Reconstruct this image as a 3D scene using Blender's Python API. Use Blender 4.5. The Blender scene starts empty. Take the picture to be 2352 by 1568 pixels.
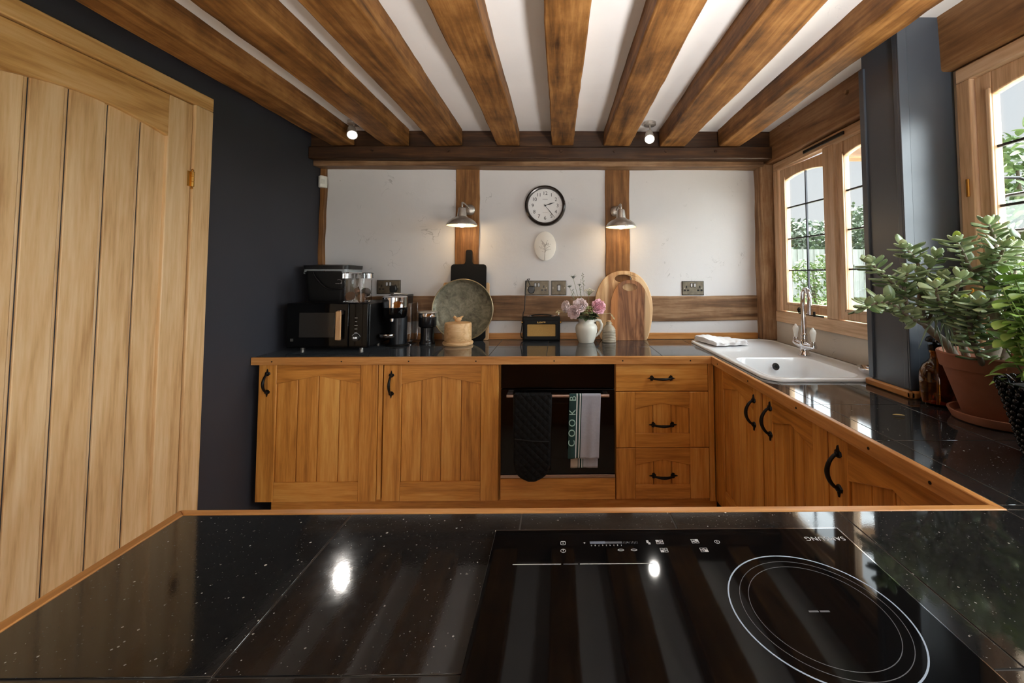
import bpy, bmesh, math, random
from mathutils import Vector, Matrix
C = bpy.context.scene.collection
SC = bpy.context.scene
PI = math.pi
R = random.Random(7)

# ------------------------------------------------------------------ camera
cam = bpy.data.cameras.new('camera'); cam_o = bpy.data.objects.new('camera', cam); C.objects.link(cam_o)
cam.sensor_fit = 'HORIZONTAL'; cam.sensor_width = 36.0
cam.lens = 970.09 / 2352 * 36.0
cam.shift_x = -(1291.67 - 1176) / 2352
cam.shift_y = (584.36 - 784) / 2352
cam.clip_start = 0.02; cam.clip_end = 200
_p, _w, _r = 0.0486, 0.0105, -0.0005
_M = (Matrix(((math.cos(_r), -math.sin(_r), 0), (math.sin(_r), math.cos(_r), 0), (0, 0, 1)))
      @ Matrix(((1, 0, 0), (0, 0, -1), (0, 1, 0)))
      @ Matrix(((1, 0, 0), (0, math.cos(_p), math.sin(_p)), (0, -math.sin(_p), math.cos(_p))))
      @ Matrix(((math.cos(_w), -math.sin(_w), 0), (math.sin(_w), math.cos(_w), 0), (0, 0, 1))))
_rt, _dn, _fw = _M[0], _M[1], _M[2]
cam_o.matrix_world = Matrix(((_rt[0], -_dn[0], -_fw[0], 0), (_rt[1], -_dn[1], -_fw[1], 0), (_rt[2], -_dn[2], -_fw[2], 1.325), (0, 0, 0, 1)))
SC.camera = cam_o

# ------------------------------------------------------------------ world, sun, daylight, exposure
W = bpy.data.worlds.new('world'); SC.world = W; W.use_nodes = True
_n = W.node_tree.nodes; _l = W.node_tree.links
_bg = _n['Background']; _tc = _n.new('ShaderNodeTexCoord'); _sx = _n.new('ShaderNodeSeparateXYZ'); _rp = _n.new('ShaderNodeValToRGB')
_l.new(_tc.outputs['Generated'], _sx.inputs[0]); _l.new(_sx.outputs['Z'], _rp.inputs[0]); _l.new(_rp.outputs[0], _bg.inputs[0])
_rp.color_ramp.elements[0].position = 0.0; _rp.color_ramp.elements[0].color = (0.86, 0.87, 0.88, 1)
_rp.color_ramp.elements[1].position = 0.7; _rp.color_ramp.elements[1].color = (0.80, 0.86, 0.95, 1)
_bg.inputs[1].default_value = 1.0

def light(name, kind, loc, energy, color=(1, 1, 1), target=None, **kw):
    d = bpy.data.lights.new(name, kind); o = bpy.data.objects.new(name, d); C.objects.link(o)
    d.energy = energy; d.color = color; o.location = loc
    for k, v in kw.items(): setattr(d, k, v)
    if target is not None: o.rotation_euler = (Vector(target) - Vector(loc)).to_track_quat('-Z', 'Y').to_euler()
    return o
# hazy sun coming in over the garden through the two windows beside the sink
light('sun', 'SUN', (6, -1.2, 4.6), 16.5, (0.89, 0.955, 1.0), target=(0.1, 1.6, 1.3), angle=math.radians(75))
# uplighter added out of view behind the camera to brighten the ceiling
light('ceiling_fill', 'AREA', (0.85, -0.35, 0.98), 21, (1.0, 0.98, 0.97), target=(0.45, 0.8, 2.25), shape='DISK', size=0.3, spread=math.radians(74))
# second sun, added to light the paving so it bounces onto the ceiling
light('patio_bounce_sun', 'SUN', (0.3, 9, 10), 32.0, (1.0, 0.97, 0.92), target=(0.5, 0, 0), angle=math.radians(4))
light('bright_sky', 'SUN', (6, 2.6, 2.6), 9.5, (0.89, 0.955, 1.0), target=(0, 1.4, 1.5), angle=math.radians(100))
# fill light added behind the camera, outside the made-up rear doors
light('rear_fill_light', 'AREA', (-0.35, -3.25, 1.00), 42, (1.0, 0.93, 0.86), target=(-0.35, 0, 1.35), shape='RECTANGLE', size=1.9, size_y=2.0)
SC.view_settings.view_transform = 'Standard'; SC.view_settings.look = 'None'
SC.view_settings.gamma = 1; SC.view_settings.use_curve_mapping = False
SC.view_settings.exposure = 0.0

# ------------------------------------------------------------------ materials
def newmat(name):
    m = bpy.data.materials.new(name); m.use_nodes = True
    nt = m.node_tree; b = nt.nodes['Principled BSDF']
    return m, nt, b
def N(nt, t, **kw):
    n = nt.nodes.new('ShaderNode' + t)
    for k, v in kw.items(): setattr(n, k, v)
    return n
def s2l(c):  # display 0..255 -> linear
    r = []
    for v in c:
        v /= 255.0
        r.append(v / 12.92 if v <= 0.04045 else ((v + 0.055) / 1.055) ** 2.4)
    return (*r, 1)
def ramp(nt, fac, stops):
    r = N(nt, 'ValToRGB'); e = r.color_ramp.elements
    while len(e) < len(stops): e.new(0.5)
    for i, (p, c) in enumerate(stops): e[i].position = p; e[i].color = c
    nt.links.new(fac, r.inputs[0]); return r.outputs[0]
def math_(nt, op, a, b=None, c=None):
    n = N(nt, 'Math', operation=op)
    for i, v in enumerate((a, b, c)):
        if v is None: continue
        if isinstance(v, (int, float)): n.inputs[i].default_value = v
        else: nt.links.new(v, n.inputs[i])
    return n.outputs[0]
def coords(nt, scale=(1, 1, 1), vary=True):
    tc = N(nt, 'TexCoord'); mp = N(nt, 'Mapping'); mp.inputs['Scale'].default_value = scale
    if vary:
        oi = N(nt, 'ObjectInfo'); at = N(nt, 'Attribute', attribute_name='tone')
        s = math_(nt, 'ADD', math_(nt, 'MULTIPLY', oi.outputs['Random'], 9.0), math_(nt, 'MULTIPLY', at.outputs['Fac'], 13.0))
        cb = N(nt, 'CombineXYZ'); [nt.links.new(s, cb.inputs[i]) for i in range(3)]
        va = N(nt, 'VectorMath', operation='ADD'); nt.links.new(tc.outputs['Object'], va.inputs[0]); nt.links.new(cb.outputs[0], va.inputs[1])
        nt.links.new(va.outputs[0], mp.inputs['Vector'])
    else: nt.links.new(tc.outputs['Object'], mp.inputs['Vector'])
    return mp.outputs[0]
def noise(nt, vec, scale, detail=4, rough=0.55, dist=0.0):
    n = N(nt, 'TexNoise'); n.inputs['Scale'].default_value = scale; n.inputs['Detail'].default_value = detail
    n.inputs['Roughness'].default_value = rough; n.inputs['Distortion'].default_value = dist
    nt.links.new(vec, n.inputs['Vector']); return n.outputs['Fac']
def bump(nt, b, h, strength=0.2, dist=0.002):
    n = N(nt, 'Bump'); n.inputs['Strength'].default_value = strength; n.inputs['Distance'].default_value = dist
    nt.links.new(h, n.inputs['Height']); nt.links.new(n.outputs[0], b.inputs['Normal'])
def mixc(nt, fac, a, b, mode='MIX'):
    n = N(nt, 'Mix', data_type='RGBA', blend_type=mode)
    for sock, v in ((n.inputs[0], fac), (n.inputs[6], a), (n.inputs[7], b)):
        if isinstance(v, (int, float, tuple)): sock.default_value = v
        else: nt.links.new(v, sock)
    return n.outputs[2]

def plain(name, col, rough=0.5, metal=0.0, spec=0.5, var=0.06, scale=20, emit=None, estr=0.0, bmp=0.0, **kw):
    m, nt, b = newmat(name)
    v = coords(nt); f = noise(nt, v, scale, 5)
    c = s2l(col)
    lo = tuple(x * (1 - var) for x in c[:3]) + (1,); hi = tuple(min(1, x * (1 + var)) for x in c[:3]) + (1,)
    nt.links.new(ramp(nt, f, [(0.3, lo), (0.7, hi)]), b.inputs['Base Color'])
    b.inputs['Roughness'].default_value = rough; b.inputs['Metallic'].default_value = metal; b.inputs['Specular IOR Level'].default_value = spec
    if bmp: bump(nt, b, f, bmp)
    if emit: b.inputs['Emission Color'].default_value = (*emit, 1); b.inputs['Emission Strength'].default_value = estr
    for k, x in kw.items(): b.inputs[k].default_value = x
    return m

def wood(name, dark, mid, light_, axis='Z', grain=1.0, rough=0.42, tone_amt=0.5, knots=0.0, bmp=0.12, cath=0.5, spec=0.4, mottled=0.0):
    m, nt, b = newmat(name)
    k = {'X': (0.07, 1, 1), 'Y': (1, 0.07, 1), 'Z': (1, 1, 0.07)}[axis]
    v = coords(nt, k)
    low = noise(nt, v, 6.0 * grain, 2, 0.45, 0.3)
    fib = noise(nt, v, 110 * grain, 3, 0.6)
    med = noise(nt, v, 26 * grain, 5, 0.62, 0.2)
    rings = math_(nt, 'POWER', math_(nt, 'PINGPONG', math_(nt, 'MULTIPLY', low, 17.0), 1.0), 1.6)
    f = math_(nt, 'ADD', math_(nt, 'MULTIPLY', rings, -0.26 * cath), math_(nt, 'MULTIPLY', fib, 0.50))
    f = math_(nt, 'ADD', f, math_(nt, 'MULTIPLY', med, 0.60))
    f = math_(nt, 'ADD', f, 0.085 * cath)
    at = N(nt, 'Attribute', attribute_name='tone')
    f = math_(nt, 'ADD', f, math_(nt, 'MULTIPLY', at.outputs['Fac'], tone_amt))
    if mottled:
        v2 = coords(nt, (1, 1, 1)); mo = noise(nt, v2, 6, 6, 0.65)
        f = math_(nt, 'ADD', f, math_(nt, 'MULTIPLY', math_(nt, 'SUBTRACT', mo, 0.5), mottled))
    col = ramp(nt, f, [(0.26, s2l(dark)), (0.54, s2l(mid)), (0.80, s2l(light_))])
    if knots:
        v3 = coords(nt, tuple(0.45 if x < 1 else 1 for x in k)); vo = N(nt, 'TexVoronoi'); vo.inputs['Scale'].default_value = 4.2
        nt.links.new(v3, vo.inputs['Vector'])
        kf = ramp(nt, vo.outputs['Distance'], [(0.02, (knots, knots, knots, 1)), (0.13, (0, 0, 0, 1))])
        col = mixc(nt, kf, col, tuple(x * 0.25 for x in s2l(dark)[:3]) + (1,))
    nt.links.new(col, b.inputs['Base Color'])
    b.inputs['Roughness'].default_value = rough; b.inputs['Specular IOR Level'].default_value = spec
    bump(nt, b, fib, bmp, 0.001)
    return m

def granite(name):
    m, nt, b = newmat(name)
    v = coords(nt, vary=False)
    col = ramp(nt, noise(nt, v, 160, 5, 0.7), [(0.35, (0.006, 0.0055, 0.0055, 1)), (0.75, (0.02, 0.019, 0.018, 1))])
    for sc, thr, br in ((260, 0.985, 0.55), (520, 0.965, 0.30), (170, 0.9965, 0.8)):
        vo = N(nt, 'TexVoronoi'); vo.inputs['Scale'].default_value = sc; nt.links.new(v, vo.inputs['Vector'])
        sx = N(nt, 'SeparateColor'); nt.links.new(vo.outputs['Color'], sx.inputs[0])
        pick = math_(nt, 'GREATER_THAN', sx.outputs[0], thr)
        near = math_(nt, 'LESS_THAN', vo.outputs['Distance'], 0.33)
        fac = math_(nt, 'MULTIPLY', math_(nt, 'MULTIPLY', pick, near), math_(nt, 'MULTIPLY', sx.outputs[1], br))
        col = mixc(nt, fac, col, (0.75, 0.72, 0.66, 1))
    nt.links.new(col, b.inputs['Base Color'])
    rg = noise(nt, v, 9, 6, 0.7)
    nt.links.new(ramp(nt, rg, [(0.35, (0.035,) * 3 + (1,)), (0.75, (0.10,) * 3 + (1,))]), b.inputs['Roughness'])
    b.inputs['Specular IOR Level'].default_value = 0.9
    bump(nt, b, noise(nt, v, 300, 3), 0.03, 0.0005)
    b.inputs['Sheen Weight'].default_value = 0.025; b.inputs['Sheen Roughness'].default_value = 0.4; b.inputs['Sheen Tint'].default_value = (0.8, 0.88, 1, 1)
    return m

def plaster(name, col, marks=0.5, rough=0.75):
    m, nt, b = newmat(name)
    v = coords(nt, vary=False)
    c = s2l(col); base = ramp(nt, noise(nt, v, 2.2, 6, 0.6), [(0.3, tuple(x * 0.93 for x in c[:3]) + (1,)), (0.7, c)])
    # short scuffs: thin contour of one noise, gated by another
    a = noise(nt, v, 7, 3, 0.5, 1.2)
    line = math_(nt, 'LESS_THAN', math_(nt, 'ABSOLUTE', math_(nt, 'SUBTRACT', a, 0.5)), 0.006)
    gate = ramp(nt, noise(nt, v, 6.3, 2), [(0.60, (0, 0, 0, 1)), (0.68, (1, 1, 1, 1))])
    vo = N(nt, 'TexVoronoi'); vo.inputs['Scale'].default_value = 14; nt.links.new(v, vo.inputs['Vector'])
    dots = math_(nt, 'LESS_THAN', vo.outputs['Distance'], 0.045)
    sx = N(nt, 'SeparateColor'); nt.links.new(vo.outputs['Color'], sx.inputs[0])
    dots = math_(nt, 'MULTIPLY', dots, math_(nt, 'GREATER_THAN', sx.outputs[0], 0.75))
    fac = math_(nt, 'MULTIPLY', math_(nt, 'MAXIMUM', math_(nt, 'MULTIPLY', line, gate), dots), marks)
    nt.links.new(mixc(nt, fac, base, tuple(x * 0.45 for x in c[:3]) + (1,)), b.inputs['Base Color'])
    b.inputs['Roughness'].default_value = rough; b.inputs['Specular IOR Level'].default_value = 0.25
    bump(nt, b, noise(nt, v, 12, 8, 0.65), 0.25, 0.006)
    return m

def glass(name, col=(1, 1, 1), rough=0.0, ior=1.45):
    m, nt, b = newmat(name)
    b.inputs['Base Color'].default_value = (*col, 1); b.inputs['Transmission Weight'].default_value = 1.0
    b.inputs['Roughness'].default_value = rough; b.inputs['IOR'].default_value = ior
    return m
def pane_glass(name):
    # window glass: mostly clear, with its mirror-like reflection
    m, nt, b = newmat(name)
    nt.nodes.remove(b); out = nt.nodes['Material Output']
    tr = N(nt, 'BsdfTransparent'); tr.inputs[0].default_value = (0.95, 0.97, 0.965, 1)
    gl = N(nt, 'BsdfGlossy'); gl.inputs['Roughness'].default_value = 0.02
    lw = N(nt, 'LayerWeight'); lw.inputs[0].default_value = 0.5
    fac = math_(nt, 'ADD', math_(nt, 'MULTIPLY', math_(nt, 'POWER', lw.outputs['Facing'], 5.0), 0.9), 0.03)
    mx = N(nt, 'MixShader'); nt.links.new(fac, mx.inputs[0]); nt.links.new(tr.outputs[0], mx.inputs[1]); nt.links.new(gl.outputs[0], mx.inputs[2])
    nt.links.new(mx.outputs[0], out.inputs[0]); return m

M = {}
M['oak_z'] = wood('oak_cabinet_upright', (150, 92, 32), (202, 136, 60), (224, 168, 90), 'Z', 1.0, 0.38, 0.35)
M['oak_x'] = wood('oak_cabinet_crosswise', (150, 92, 32), (202, 136, 60), (224, 168, 90), 'X', 1.0, 0.38, 0.35)
M['oak_y'] = wood('oak_cabinet_lengthwise', (150, 92, 32), (202, 136, 60), (224, 168, 90), 'Y', 1.0, 0.38, 0.35)
M['edge_x'] = wood('oak_edging_crosswise', (140, 88, 40), (190, 130, 70), (214, 162, 104), 'X', 1.0, 0.35, 0.3)
M['edge_y'] = wood('oak_edging_lengthwise', (140, 88, 40), (190, 130, 70), (214, 162, 104), 'Y', 1.0, 0.35, 0.3)
M['door_z'] = wood('oak_door_upright', (168, 124, 74), (212, 174, 126), (228, 198, 158), 'Z', 0.8, 0.40, 0.3, cath=0.6)
M['door_y'] = wood('oak_door_crosswise', (156, 108, 54), (206, 160, 100), (224, 186, 136), 'Y', 0.8, 0.40, 0.3, cath=0.8)
M['beam'] = wood('rough_oak_beam', (58, 33, 11), (122, 80, 36), (164, 116, 64), 'Y', 0.7, 0.62, 0.2, knots=0.85, bmp=0.6, cath=0.6, spec=0.3, mottled=0.7)
M['timber_x'] = wood('old_timber_crosswise', (70, 48, 30), (122, 90, 62), (166, 134, 102), 'X', 0.8, 0.55, 0.2, knots=0.6, bmp=0.5, cath=0.7, spec=0.3, mottled=0.35)
M['timber_dark_x'] = wood('dark_timber_crosswise', (26, 14, 7), (56, 34, 17), (88, 58, 33), 'X', 0.8, 0.42, 0.2, knots=0.7, bmp=0.4, cath=0.5, spec=0.4, mottled=0.3)
M['timber_z'] = wood('old_timber_upright', (74, 46, 20), (120, 80, 42), (158, 114, 68), 'Z', 0.8, 0.55, 0.2, knots=0.5, bmp=0.5, cath=0.6, spec=0.3, mottled=0.35)
M['timber_pale_z'] = wood('pale_corner_timber', (96, 66, 42), (148, 112, 80), (188, 156, 122), 'Z', 0.8, 0.55, 0.2, knots=0.4, bmp=0.5, cath=0.6, spec=0.3, mottled=0.5)
M['timber_y'] = wood('old_timber_lengthwise', (84, 54, 28), (132, 92, 56), (164, 124, 84), 'Y', 0.7, 0.55, 0.2, knots=0.8, bmp=0.4, cath=0.5, spec=0.3, mottled=0.35)
M['win_z'] = wood('window_oak_upright', (160, 124, 88), (206, 170, 134), (228, 200, 168), 'Z', 1.0, 0.42, 0.2, cath=0.4)
M['win_y'] = wood('window_oak_lengthwise', (160, 124, 88), (206, 170, 134), (228, 200, 168), 'Y', 1.0, 0.42, 0.2, cath=0.4)
M['granite'] = granite('black_speckled_granite')
M['grout'] = plain('dark_grout', (62, 58, 54), 0.8)
M['plaster'] = plaster('white_lime_plaster', (214, 212, 212), 0.55)
M['ceil'] = plaster('white_ceiling_plaster', (240, 237, 234), 0.12)
M['sillwall'] = plaster('bare_grey_plaster', (212, 202, 188), 0.5)
M['dark'] = plain('charcoal_wall_paint', (52, 52, 58), 0.62, spec=0.3, var=0.05, scale=3)
M['pillar'] = plain('slate_grey_paint', (68, 75, 84), 0.36, spec=0.7, var=0.04, scale=3)
M['rear'] = plain('pale_wall_paint', (206, 200, 190), 0.8)
M['floor'] = plain('pale_stone_floor', (222, 212, 196), 0.6, var=.10, scale=4)
M['iron'] = plain('black_iron', (22, 20, 19), 0.42, 0.6, var=0.2, scale=60, bmp=0.15)
M['black'] = plain('black_plastic', (18, 17, 17), 0.35, var=0.1)
M['blackg'] = plain('gloss_black', (9, 9, 10), 0.04, spec=0.24, var=0.05)
M['blackm'] = plain('matt_black', (14, 14, 14), 0.55, spec=.3, var=0.1)
M['ovenglass'] = plain('oven_glass', (7, 6, 6), 0.09, spec=0.25, var=0.05)
M['mwglass'] = plain('microwave_window_mesh', (44, 41, 38), 0.14, spec=0.5, var=0.1, scale=200)
M['chrome'] = plain('chrome', (226, 226, 230), 0.06, 1.0, var=0.02)
M['steel'] = plain('brushed_steel', (196, 190, 182), 0.36, 0.85, var=0.1, scale=80)
M['plate'] = plain('aged_steel_plate', (122, 114, 100), 0.5, 1.0, var=0.2, scale=40)
M['brass'] = plain('brass', (206, 160, 84), 0.22, 1.0, var=0.05)
M['bronze'] = plain('brushed_bronze_bar', (170, 146, 134), 0.3, 1.0, var=0.05)
M['white'] = plain('white_plastic', (224, 222, 214), 0.4, var=0.02)
M['ceramic'] = plain('white_sink_ceramic', (232, 234, 236), 0.1, spec=0.55, var=0.01)
M['print'] = plain('pale_print', (186, 186, 188), 0.5, var=0.02)
M['gold'] = plain('gold_print', (196, 160, 92), 0.3, 0.8, var=0.05)
M['glass'] = glass('clear_glass')
M['pane'] = pane_glass('window_glass')
M['lead'] = plain('lead_strip', (50, 50, 54), 0.5, 0.6)
M['amber'] = glass('amber_glass', (0.55, 0.22, 0.03), 0.0, 1.5)
M['soapoil'] = glass('amber_soap', (0.85, 0.42, 0.05), 0.0, 1.36)
M['terra'] = plain('terracotta', (158, 104, 80), 0.75, spec=0.25, var=0.14, scale=12, bmp=0.1)
M['soil'] = plain('soil', (52, 38, 28), 0.95, var=0.4, scale=80, bmp=0.8)

# ------------------------------------------------------------------ mesh builder
class MB:
    def __init__(s): s.bm = bmesh.new(); s.tl = s.bm.faces.layers.float.new('tone'); s.t = 0.0; s.mi = 0
    def face(s, vs):
        try: f = s.bm.faces.new(vs)
        except ValueError: return None
        f[s.tl] = s.t; f.material_index = s.mi; return f
    def v(s, p): return s.bm.verts.new(p)
    def box(s, x0, y0, z0, x1, y1, z1):
        a = [s.v((x, y, z)) for z in (z0, z1) for y in (y0, y1) for x in (x0, x1)]
        for q in ((0, 2, 3, 1), (4, 5, 7, 6), (0, 1, 5, 4), (2, 6, 7, 3), (0, 4, 6, 2), (1, 3, 7, 5)): s.face([a[i] for i in q])
        return s
    def prism(s, pts, axis, a, b):
        # outline pts (u, v) extruded between a and b along axis ('X': u=y v=z, 'Y': u=x v=z, 'Z': u=x v=y)
        f = {'X': lambda u, v, w: (w, u, v), 'Y': lambda u, v, w: (u, w, v), 'Z': lambda u, v, w: (u, v, w)}[axis]
        lo = [s.v(f(u, v, a)) for u, v in pts]; hi = [s.v(f(u, v, b)) for u, v in pts]; n = len(pts)
        s.face(lo[::-1]); s.face(hi)
        for i in range(n): s.face([lo[i], lo[(i + 1) % n], hi[(i + 1) % n], hi[i]])
        return s
    def ring_prism(s, outer, inner, axis, a, b):
        # plate with one hole: outlines with the same number of points
        f = {'X': lambda u, v, w: (w, u, v), 'Y': lambda u, v, w: (u, w, v), 'Z': lambda u, v, w: (u, v, w)}[axis]
        n = len(outer); L = [[s.v(f(u, v, w)) for u, v in P] for w in (a, b) for P in (outer, inner)]
        oa, ia, ob, ib = L
        for i in range(n):
            j = (i + 1) % n
            s.face([oa[i], ia[i], ia[j], oa[j]]); s.face([ob[i], ob[j], ib[j], ib[i]])
            s.face([oa[i], oa[j], ob[j], ob[i]]); s.face([ia[i], ib[i], ib[j], ia[j]])
        return s
    def lathe(s, prof, c=(0, 0, 0), seg=32, mat=None, sx=1.0, sy=1.0):
        # prof: (r, z) list; ends closed where r == 0
        M4 = mat or Matrix.Identity(4); rows = []
        for r, z in prof:
            if r < 1e-6: rows.append([s.v(M4 @ Vector((0, 0, z)) + Vector(c))])
            else: rows.append([s.v(M4 @ Vector((r * math.cos(2 * PI * i / seg) * sx, r * math.sin(2 * PI * i / seg) * sy, z)) + Vector(c)) for i in range(seg)])
        for a, b in zip(rows, rows[1:]):
            for i in range(seg):
                j = (i + 1) % seg
                if len(a) == 1 and len(b) == 1: continue
                if len(a) == 1: s.face([a[0], b[j], b[i]])
                elif len(b) == 1: s.face([a[i], a[j], b[0]])
                else: s.face([a[i], a[j], b[j], b[i]])
        return s
    def tube(s, pts, rad, seg=10, cap=True):
        pts = [Vector(p) for p in pts]; n = len(pts)
        rad = [rad] * n if isinstance(rad, (int, float)) else rad
        rows = []; up = None
        for i, p in enumerate(pts):
            t = (pts[min(i + 1, n - 1)] - pts[max(i - 1, 0)]).normalized()
            if up is None: up = Vector((0, 0, 1)) if abs(t.z) < 0.9 else Vector((1, 0, 0))
            a = t.cross(up).normalized(); b = a.cross(t).normalized(); up = b
            rows.append([s.v(p + (a * math.cos(2 * PI * k / seg) + b * math.sin(2 * PI * k / seg)) * rad[i]) for k in range(seg)])
        for a, b in zip(rows, rows[1:]):
            for k in range(seg): s.face([a[k], a[(k + 1) % seg], b[(k + 1) % seg], b[k]])
        if cap: s.face(rows[0][::-1]); s.face(rows[-1])
        return s
    def cyl(s, p0, p1, r0, r1=None, seg=24): return s.tube([p0, p1], [r0, r0 if r1 is None else r1], seg)
    def ball(s, c, rx, ry=None, rz=None, mat=None, seg=16, rings=10):
        ry = rx if ry is None else ry; rz = rx if rz is None else rz
        M4 = (mat or Matrix.Identity(4)) @ Matrix.Diagonal((rx, ry, rz, 1))
        return s.lathe([(math.sin(PI * i / rings), -math.cos(PI * i / rings)) if 0 < i < rings else (0, -1 if i == 0 else 1) for i in range(rings + 1)], c, seg, M4)
    def grid(s, rows, closed=False):
        V = [[s.v(p) for p in r] for r in rows]
        for a, b in zip(V, V[1:]):
            for i in range(len(a) - 1 + (1 if closed else 0)): s.face([a[i], a[(i + 1) % len(a)], b[(i + 1) % len(a)], b[i]])
        return s
    def quad(s, *p): s.face([s.v(q) for q in p]); return s
    def xf(s, mat): bmesh.ops.transform(s.bm, matrix=mat, verts=s.bm.verts); return s
    def build(s, name, mat, parent=None, bevel=0.0, smooth=None, local=False, seg=2, solid=0.0, subsurf=0):
        bmesh.ops.recalc_face_normals(s.bm, faces=s.bm.faces)
        me = bpy.data.meshes.new(name); s.bm.to_mesh(me); s.bm.free()
        for x in (mat if isinstance(mat, (list, tuple)) else [mat]): me.materials.append(x)
        o = bpy.data.objects.new(name, me); C.objects.link(o)
        if parent is not None:
            o.parent = parent
            if not local:
                off = Vector((0, 0, 0)); q = parent
                while q is not None: off += q.location; q = q.parent
                me.transform(Matrix.Translation(-off))
        elif not local:
            vs = [v.co for v in me.vertices]
            c = Vector(((min(v.x for v in vs) + max(v.x for v in vs)) / 2, (min(v.y for v in vs) + max(v.y for v in vs)) / 2, min(v.z for v in vs)))
            me.transform(Matrix.Translation(-c)); o.location = c
        if bevel:
            b = o.modifiers.new('edge', 'BEVEL'); b.width = bevel; b.segments = seg; b.limit_method = 'ANGLE'; b.angle_limit = math.radians(40)
        if solid:
            b = o.modifiers.new('solid', 'SOLIDIFY'); b.thickness = solid; b.offset = 0
        if subsurf:
            b = o.modifiers.new('sub', 'SUBSURF'); b.levels = subsurf; b.render_levels = subsurf
        if smooth is not None or bevel:
            me.polygons.foreach_set('use_smooth', [True] * len(me.polygons))
            a = math.radians(smooth if smooth is not None else 35)
            bm = bmesh.new(); bm.from_mesh(me)
            for e in bm.edges:
                if len(e.link_faces) == 2 and e.calc_face_angle(0) > a: e.smooth = False
            bm.to_mesh(me); bm.free()
        return o

def tag(o, label, cat, group=None):
    o['label'] = label; o['category'] = cat
    if group: o['group'] = group
    return o
def thing(name, label, cat, loc=(0, 0, 0), rz=0.0, group=None):
    o = bpy.data.objects.new(name, None); C.objects.link(o); o.location = loc; o.rotation_euler = (0, 0, rz); o.empty_display_size = 0.05
    return tag(o, label, cat, group)
def struct(o): o['kind'] = 'structure'; return o
def struct_empty(name, loc=(0, 0, 0)):
    o = bpy.data.objects.new(name, None); C.objects.link(o); o.location = loc; o['kind'] = 'structure'; return o
def dup(o, parent=None):
    c = o.copy(); C.objects.link(c); c.parent = parent
    for ch in list(o.children): dup(ch, c)
    return c
def text(name, body, size, mat4, mat, parent, depth=0.0004, align='CENTER', spacing=1.0):
    cu = bpy.data.curves.new(name, 'FONT'); cu.body = body; cu.size = size; cu.extrude = depth; cu.align_x = align; cu.align_y = 'CENTER'; cu.space_character = spacing
    t = bpy.data.objects.new(name, cu); C.objects.link(t)
    me = bpy.data.meshes.new_from_object(t.evaluated_get(bpy.context.evaluated_depsgraph_get()))
    bpy.data.objects.remove(t); bpy.data.curves.remove(cu)
    me.materials.clear(); me.materials.append(mat); me.name = name
    o = bpy.data.objects.new(name, me); C.objects.link(o)
    off = Vector((0, 0, 0)); q = parent
    while q is not None: off += q.location; q = q.parent
    me.transform(Matrix.Translation(-off) @ mat4)
    o.parent = parent
    return o
FRONT = Matrix(((1, 0, 0, 0), (0, 0, -1, 0), (0, 1, 0, 0), (0, 0, 0, 1)))       # text upright, facing the camera (-Y)
def T(x, y, z): return Matrix.Translation((x, y, z))
def Rx(a): return Matrix.Rotation(a, 4, 'X')
def Ry(a): return Matrix.Rotation(a, 4, 'Y')
def Rz(a): return Matrix.Rotation(a, 4, 'Z')
def oval(cx, cy, rx, ry, n=40, p=2.0, a0=0.0):
    r = []
    for i in range(n):
        t = a0 + 2 * PI * i / n; c, s_ = math.cos(t), math.sin(t)
        r.append((cx + rx * math.copysign(abs(c) ** (2 / p), c), cy + ry * math.copysign(abs(s_) ** (2 / p), s_)))
    return r
def rrect(x0, y0, x1, y1, r, n=6):
    P = []
    for cx, cy, a in ((x1 - r, y1 - r, 0), (x0 + r, y1 - r, PI / 2), (x0 + r, y0 + r, PI), (x1 - r, y0 + r, 1.5 * PI)):
        for i in range(n + 1): t = a + PI / 2 * i / n; P.append((cx + r * math.cos(t), cy + r * math.sin(t)))
    return P

# ------------------------------------------------------------------ room
XL, XR, YB, YR, ZC = -1.585, 1.42, 2.83, -3.0, 2.255      # left wall, right wall, back wall, rear wall, ceiling
m = MB(); m.box(XL - .2, YR - .2, -.1, XR + .03, YB + .2, 0); struct(m.build('floor', M['floor']))
m = MB(); m.box(XL - .2, YR - .2, ZC, XR + .03, YB + .2, ZC + .15); struct(m.build('ceiling', M['ceil']))
m = MB(); m.box(XL - .2, YB, 0, XR + .03, YB + .2, ZC); struct(m.build('wall_back', M['plaster']))
m = MB(); m.box(XL - .2, YR, 0, XL, YB, ZC); struct(m.build('wall_left', M['dark']))
# right wall with the two window openings (Y ranges) and the sill height
W1 = (1.66, 2.715); W2 = (0.30, 1.445); ZS = 1.03; ZH = 2.045
m = MB()
WD = (-2.3, -.55)
for y0, y1, z0, z1 in ((YR, WD[0], 0, ZC), (WD[1], W2[0], 0, ZC), (WD[0], WD[1], 1.72, ZC), (W2[1], W1[0], 0, ZC), (W1[1], YB, 0, ZC), (W2[0], W2[1], 0, ZS), (W2[0], W2[1], ZH, ZC), (W1[0], W1[1], 0, ZS), (W1[0], W1[1], ZH, ZC)):
    m.box(XR, y0, z0, XR + .03, y1, z1)
struct(m.build('wall_right', M['sillwall']))
# unseen glazed doors, added in the same wall to brighten the ceiling
dp = struct_empty('door_added_patio', (XR, sum(WD) / 2, 0))
m = MB(); m.box(XR, WD[0], 0, XR + .045, WD[0] + .07, 1.72).box(XR, WD[1] - .07, 0, XR + .045, WD[1], 1.72).box(XR, sum(WD) / 2 - .06, .1, XR + .045, sum(WD) / 2 + .06, 1.65).box(XR, WD[0] + .07, 1.65, XR + .045, WD[1] - .07, 1.72).box(XR, WD[0] + .07, 0, XR + .045, WD[1] - .07, .1); m.build('door_frame', M['win_z'], dp, .004)
m = MB(); m.box(XR + .02, WD[0] + .07, .1, XR + .024, WD[1] - .07, 1.65); m.build('pane', M['pane'], dp)
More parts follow.
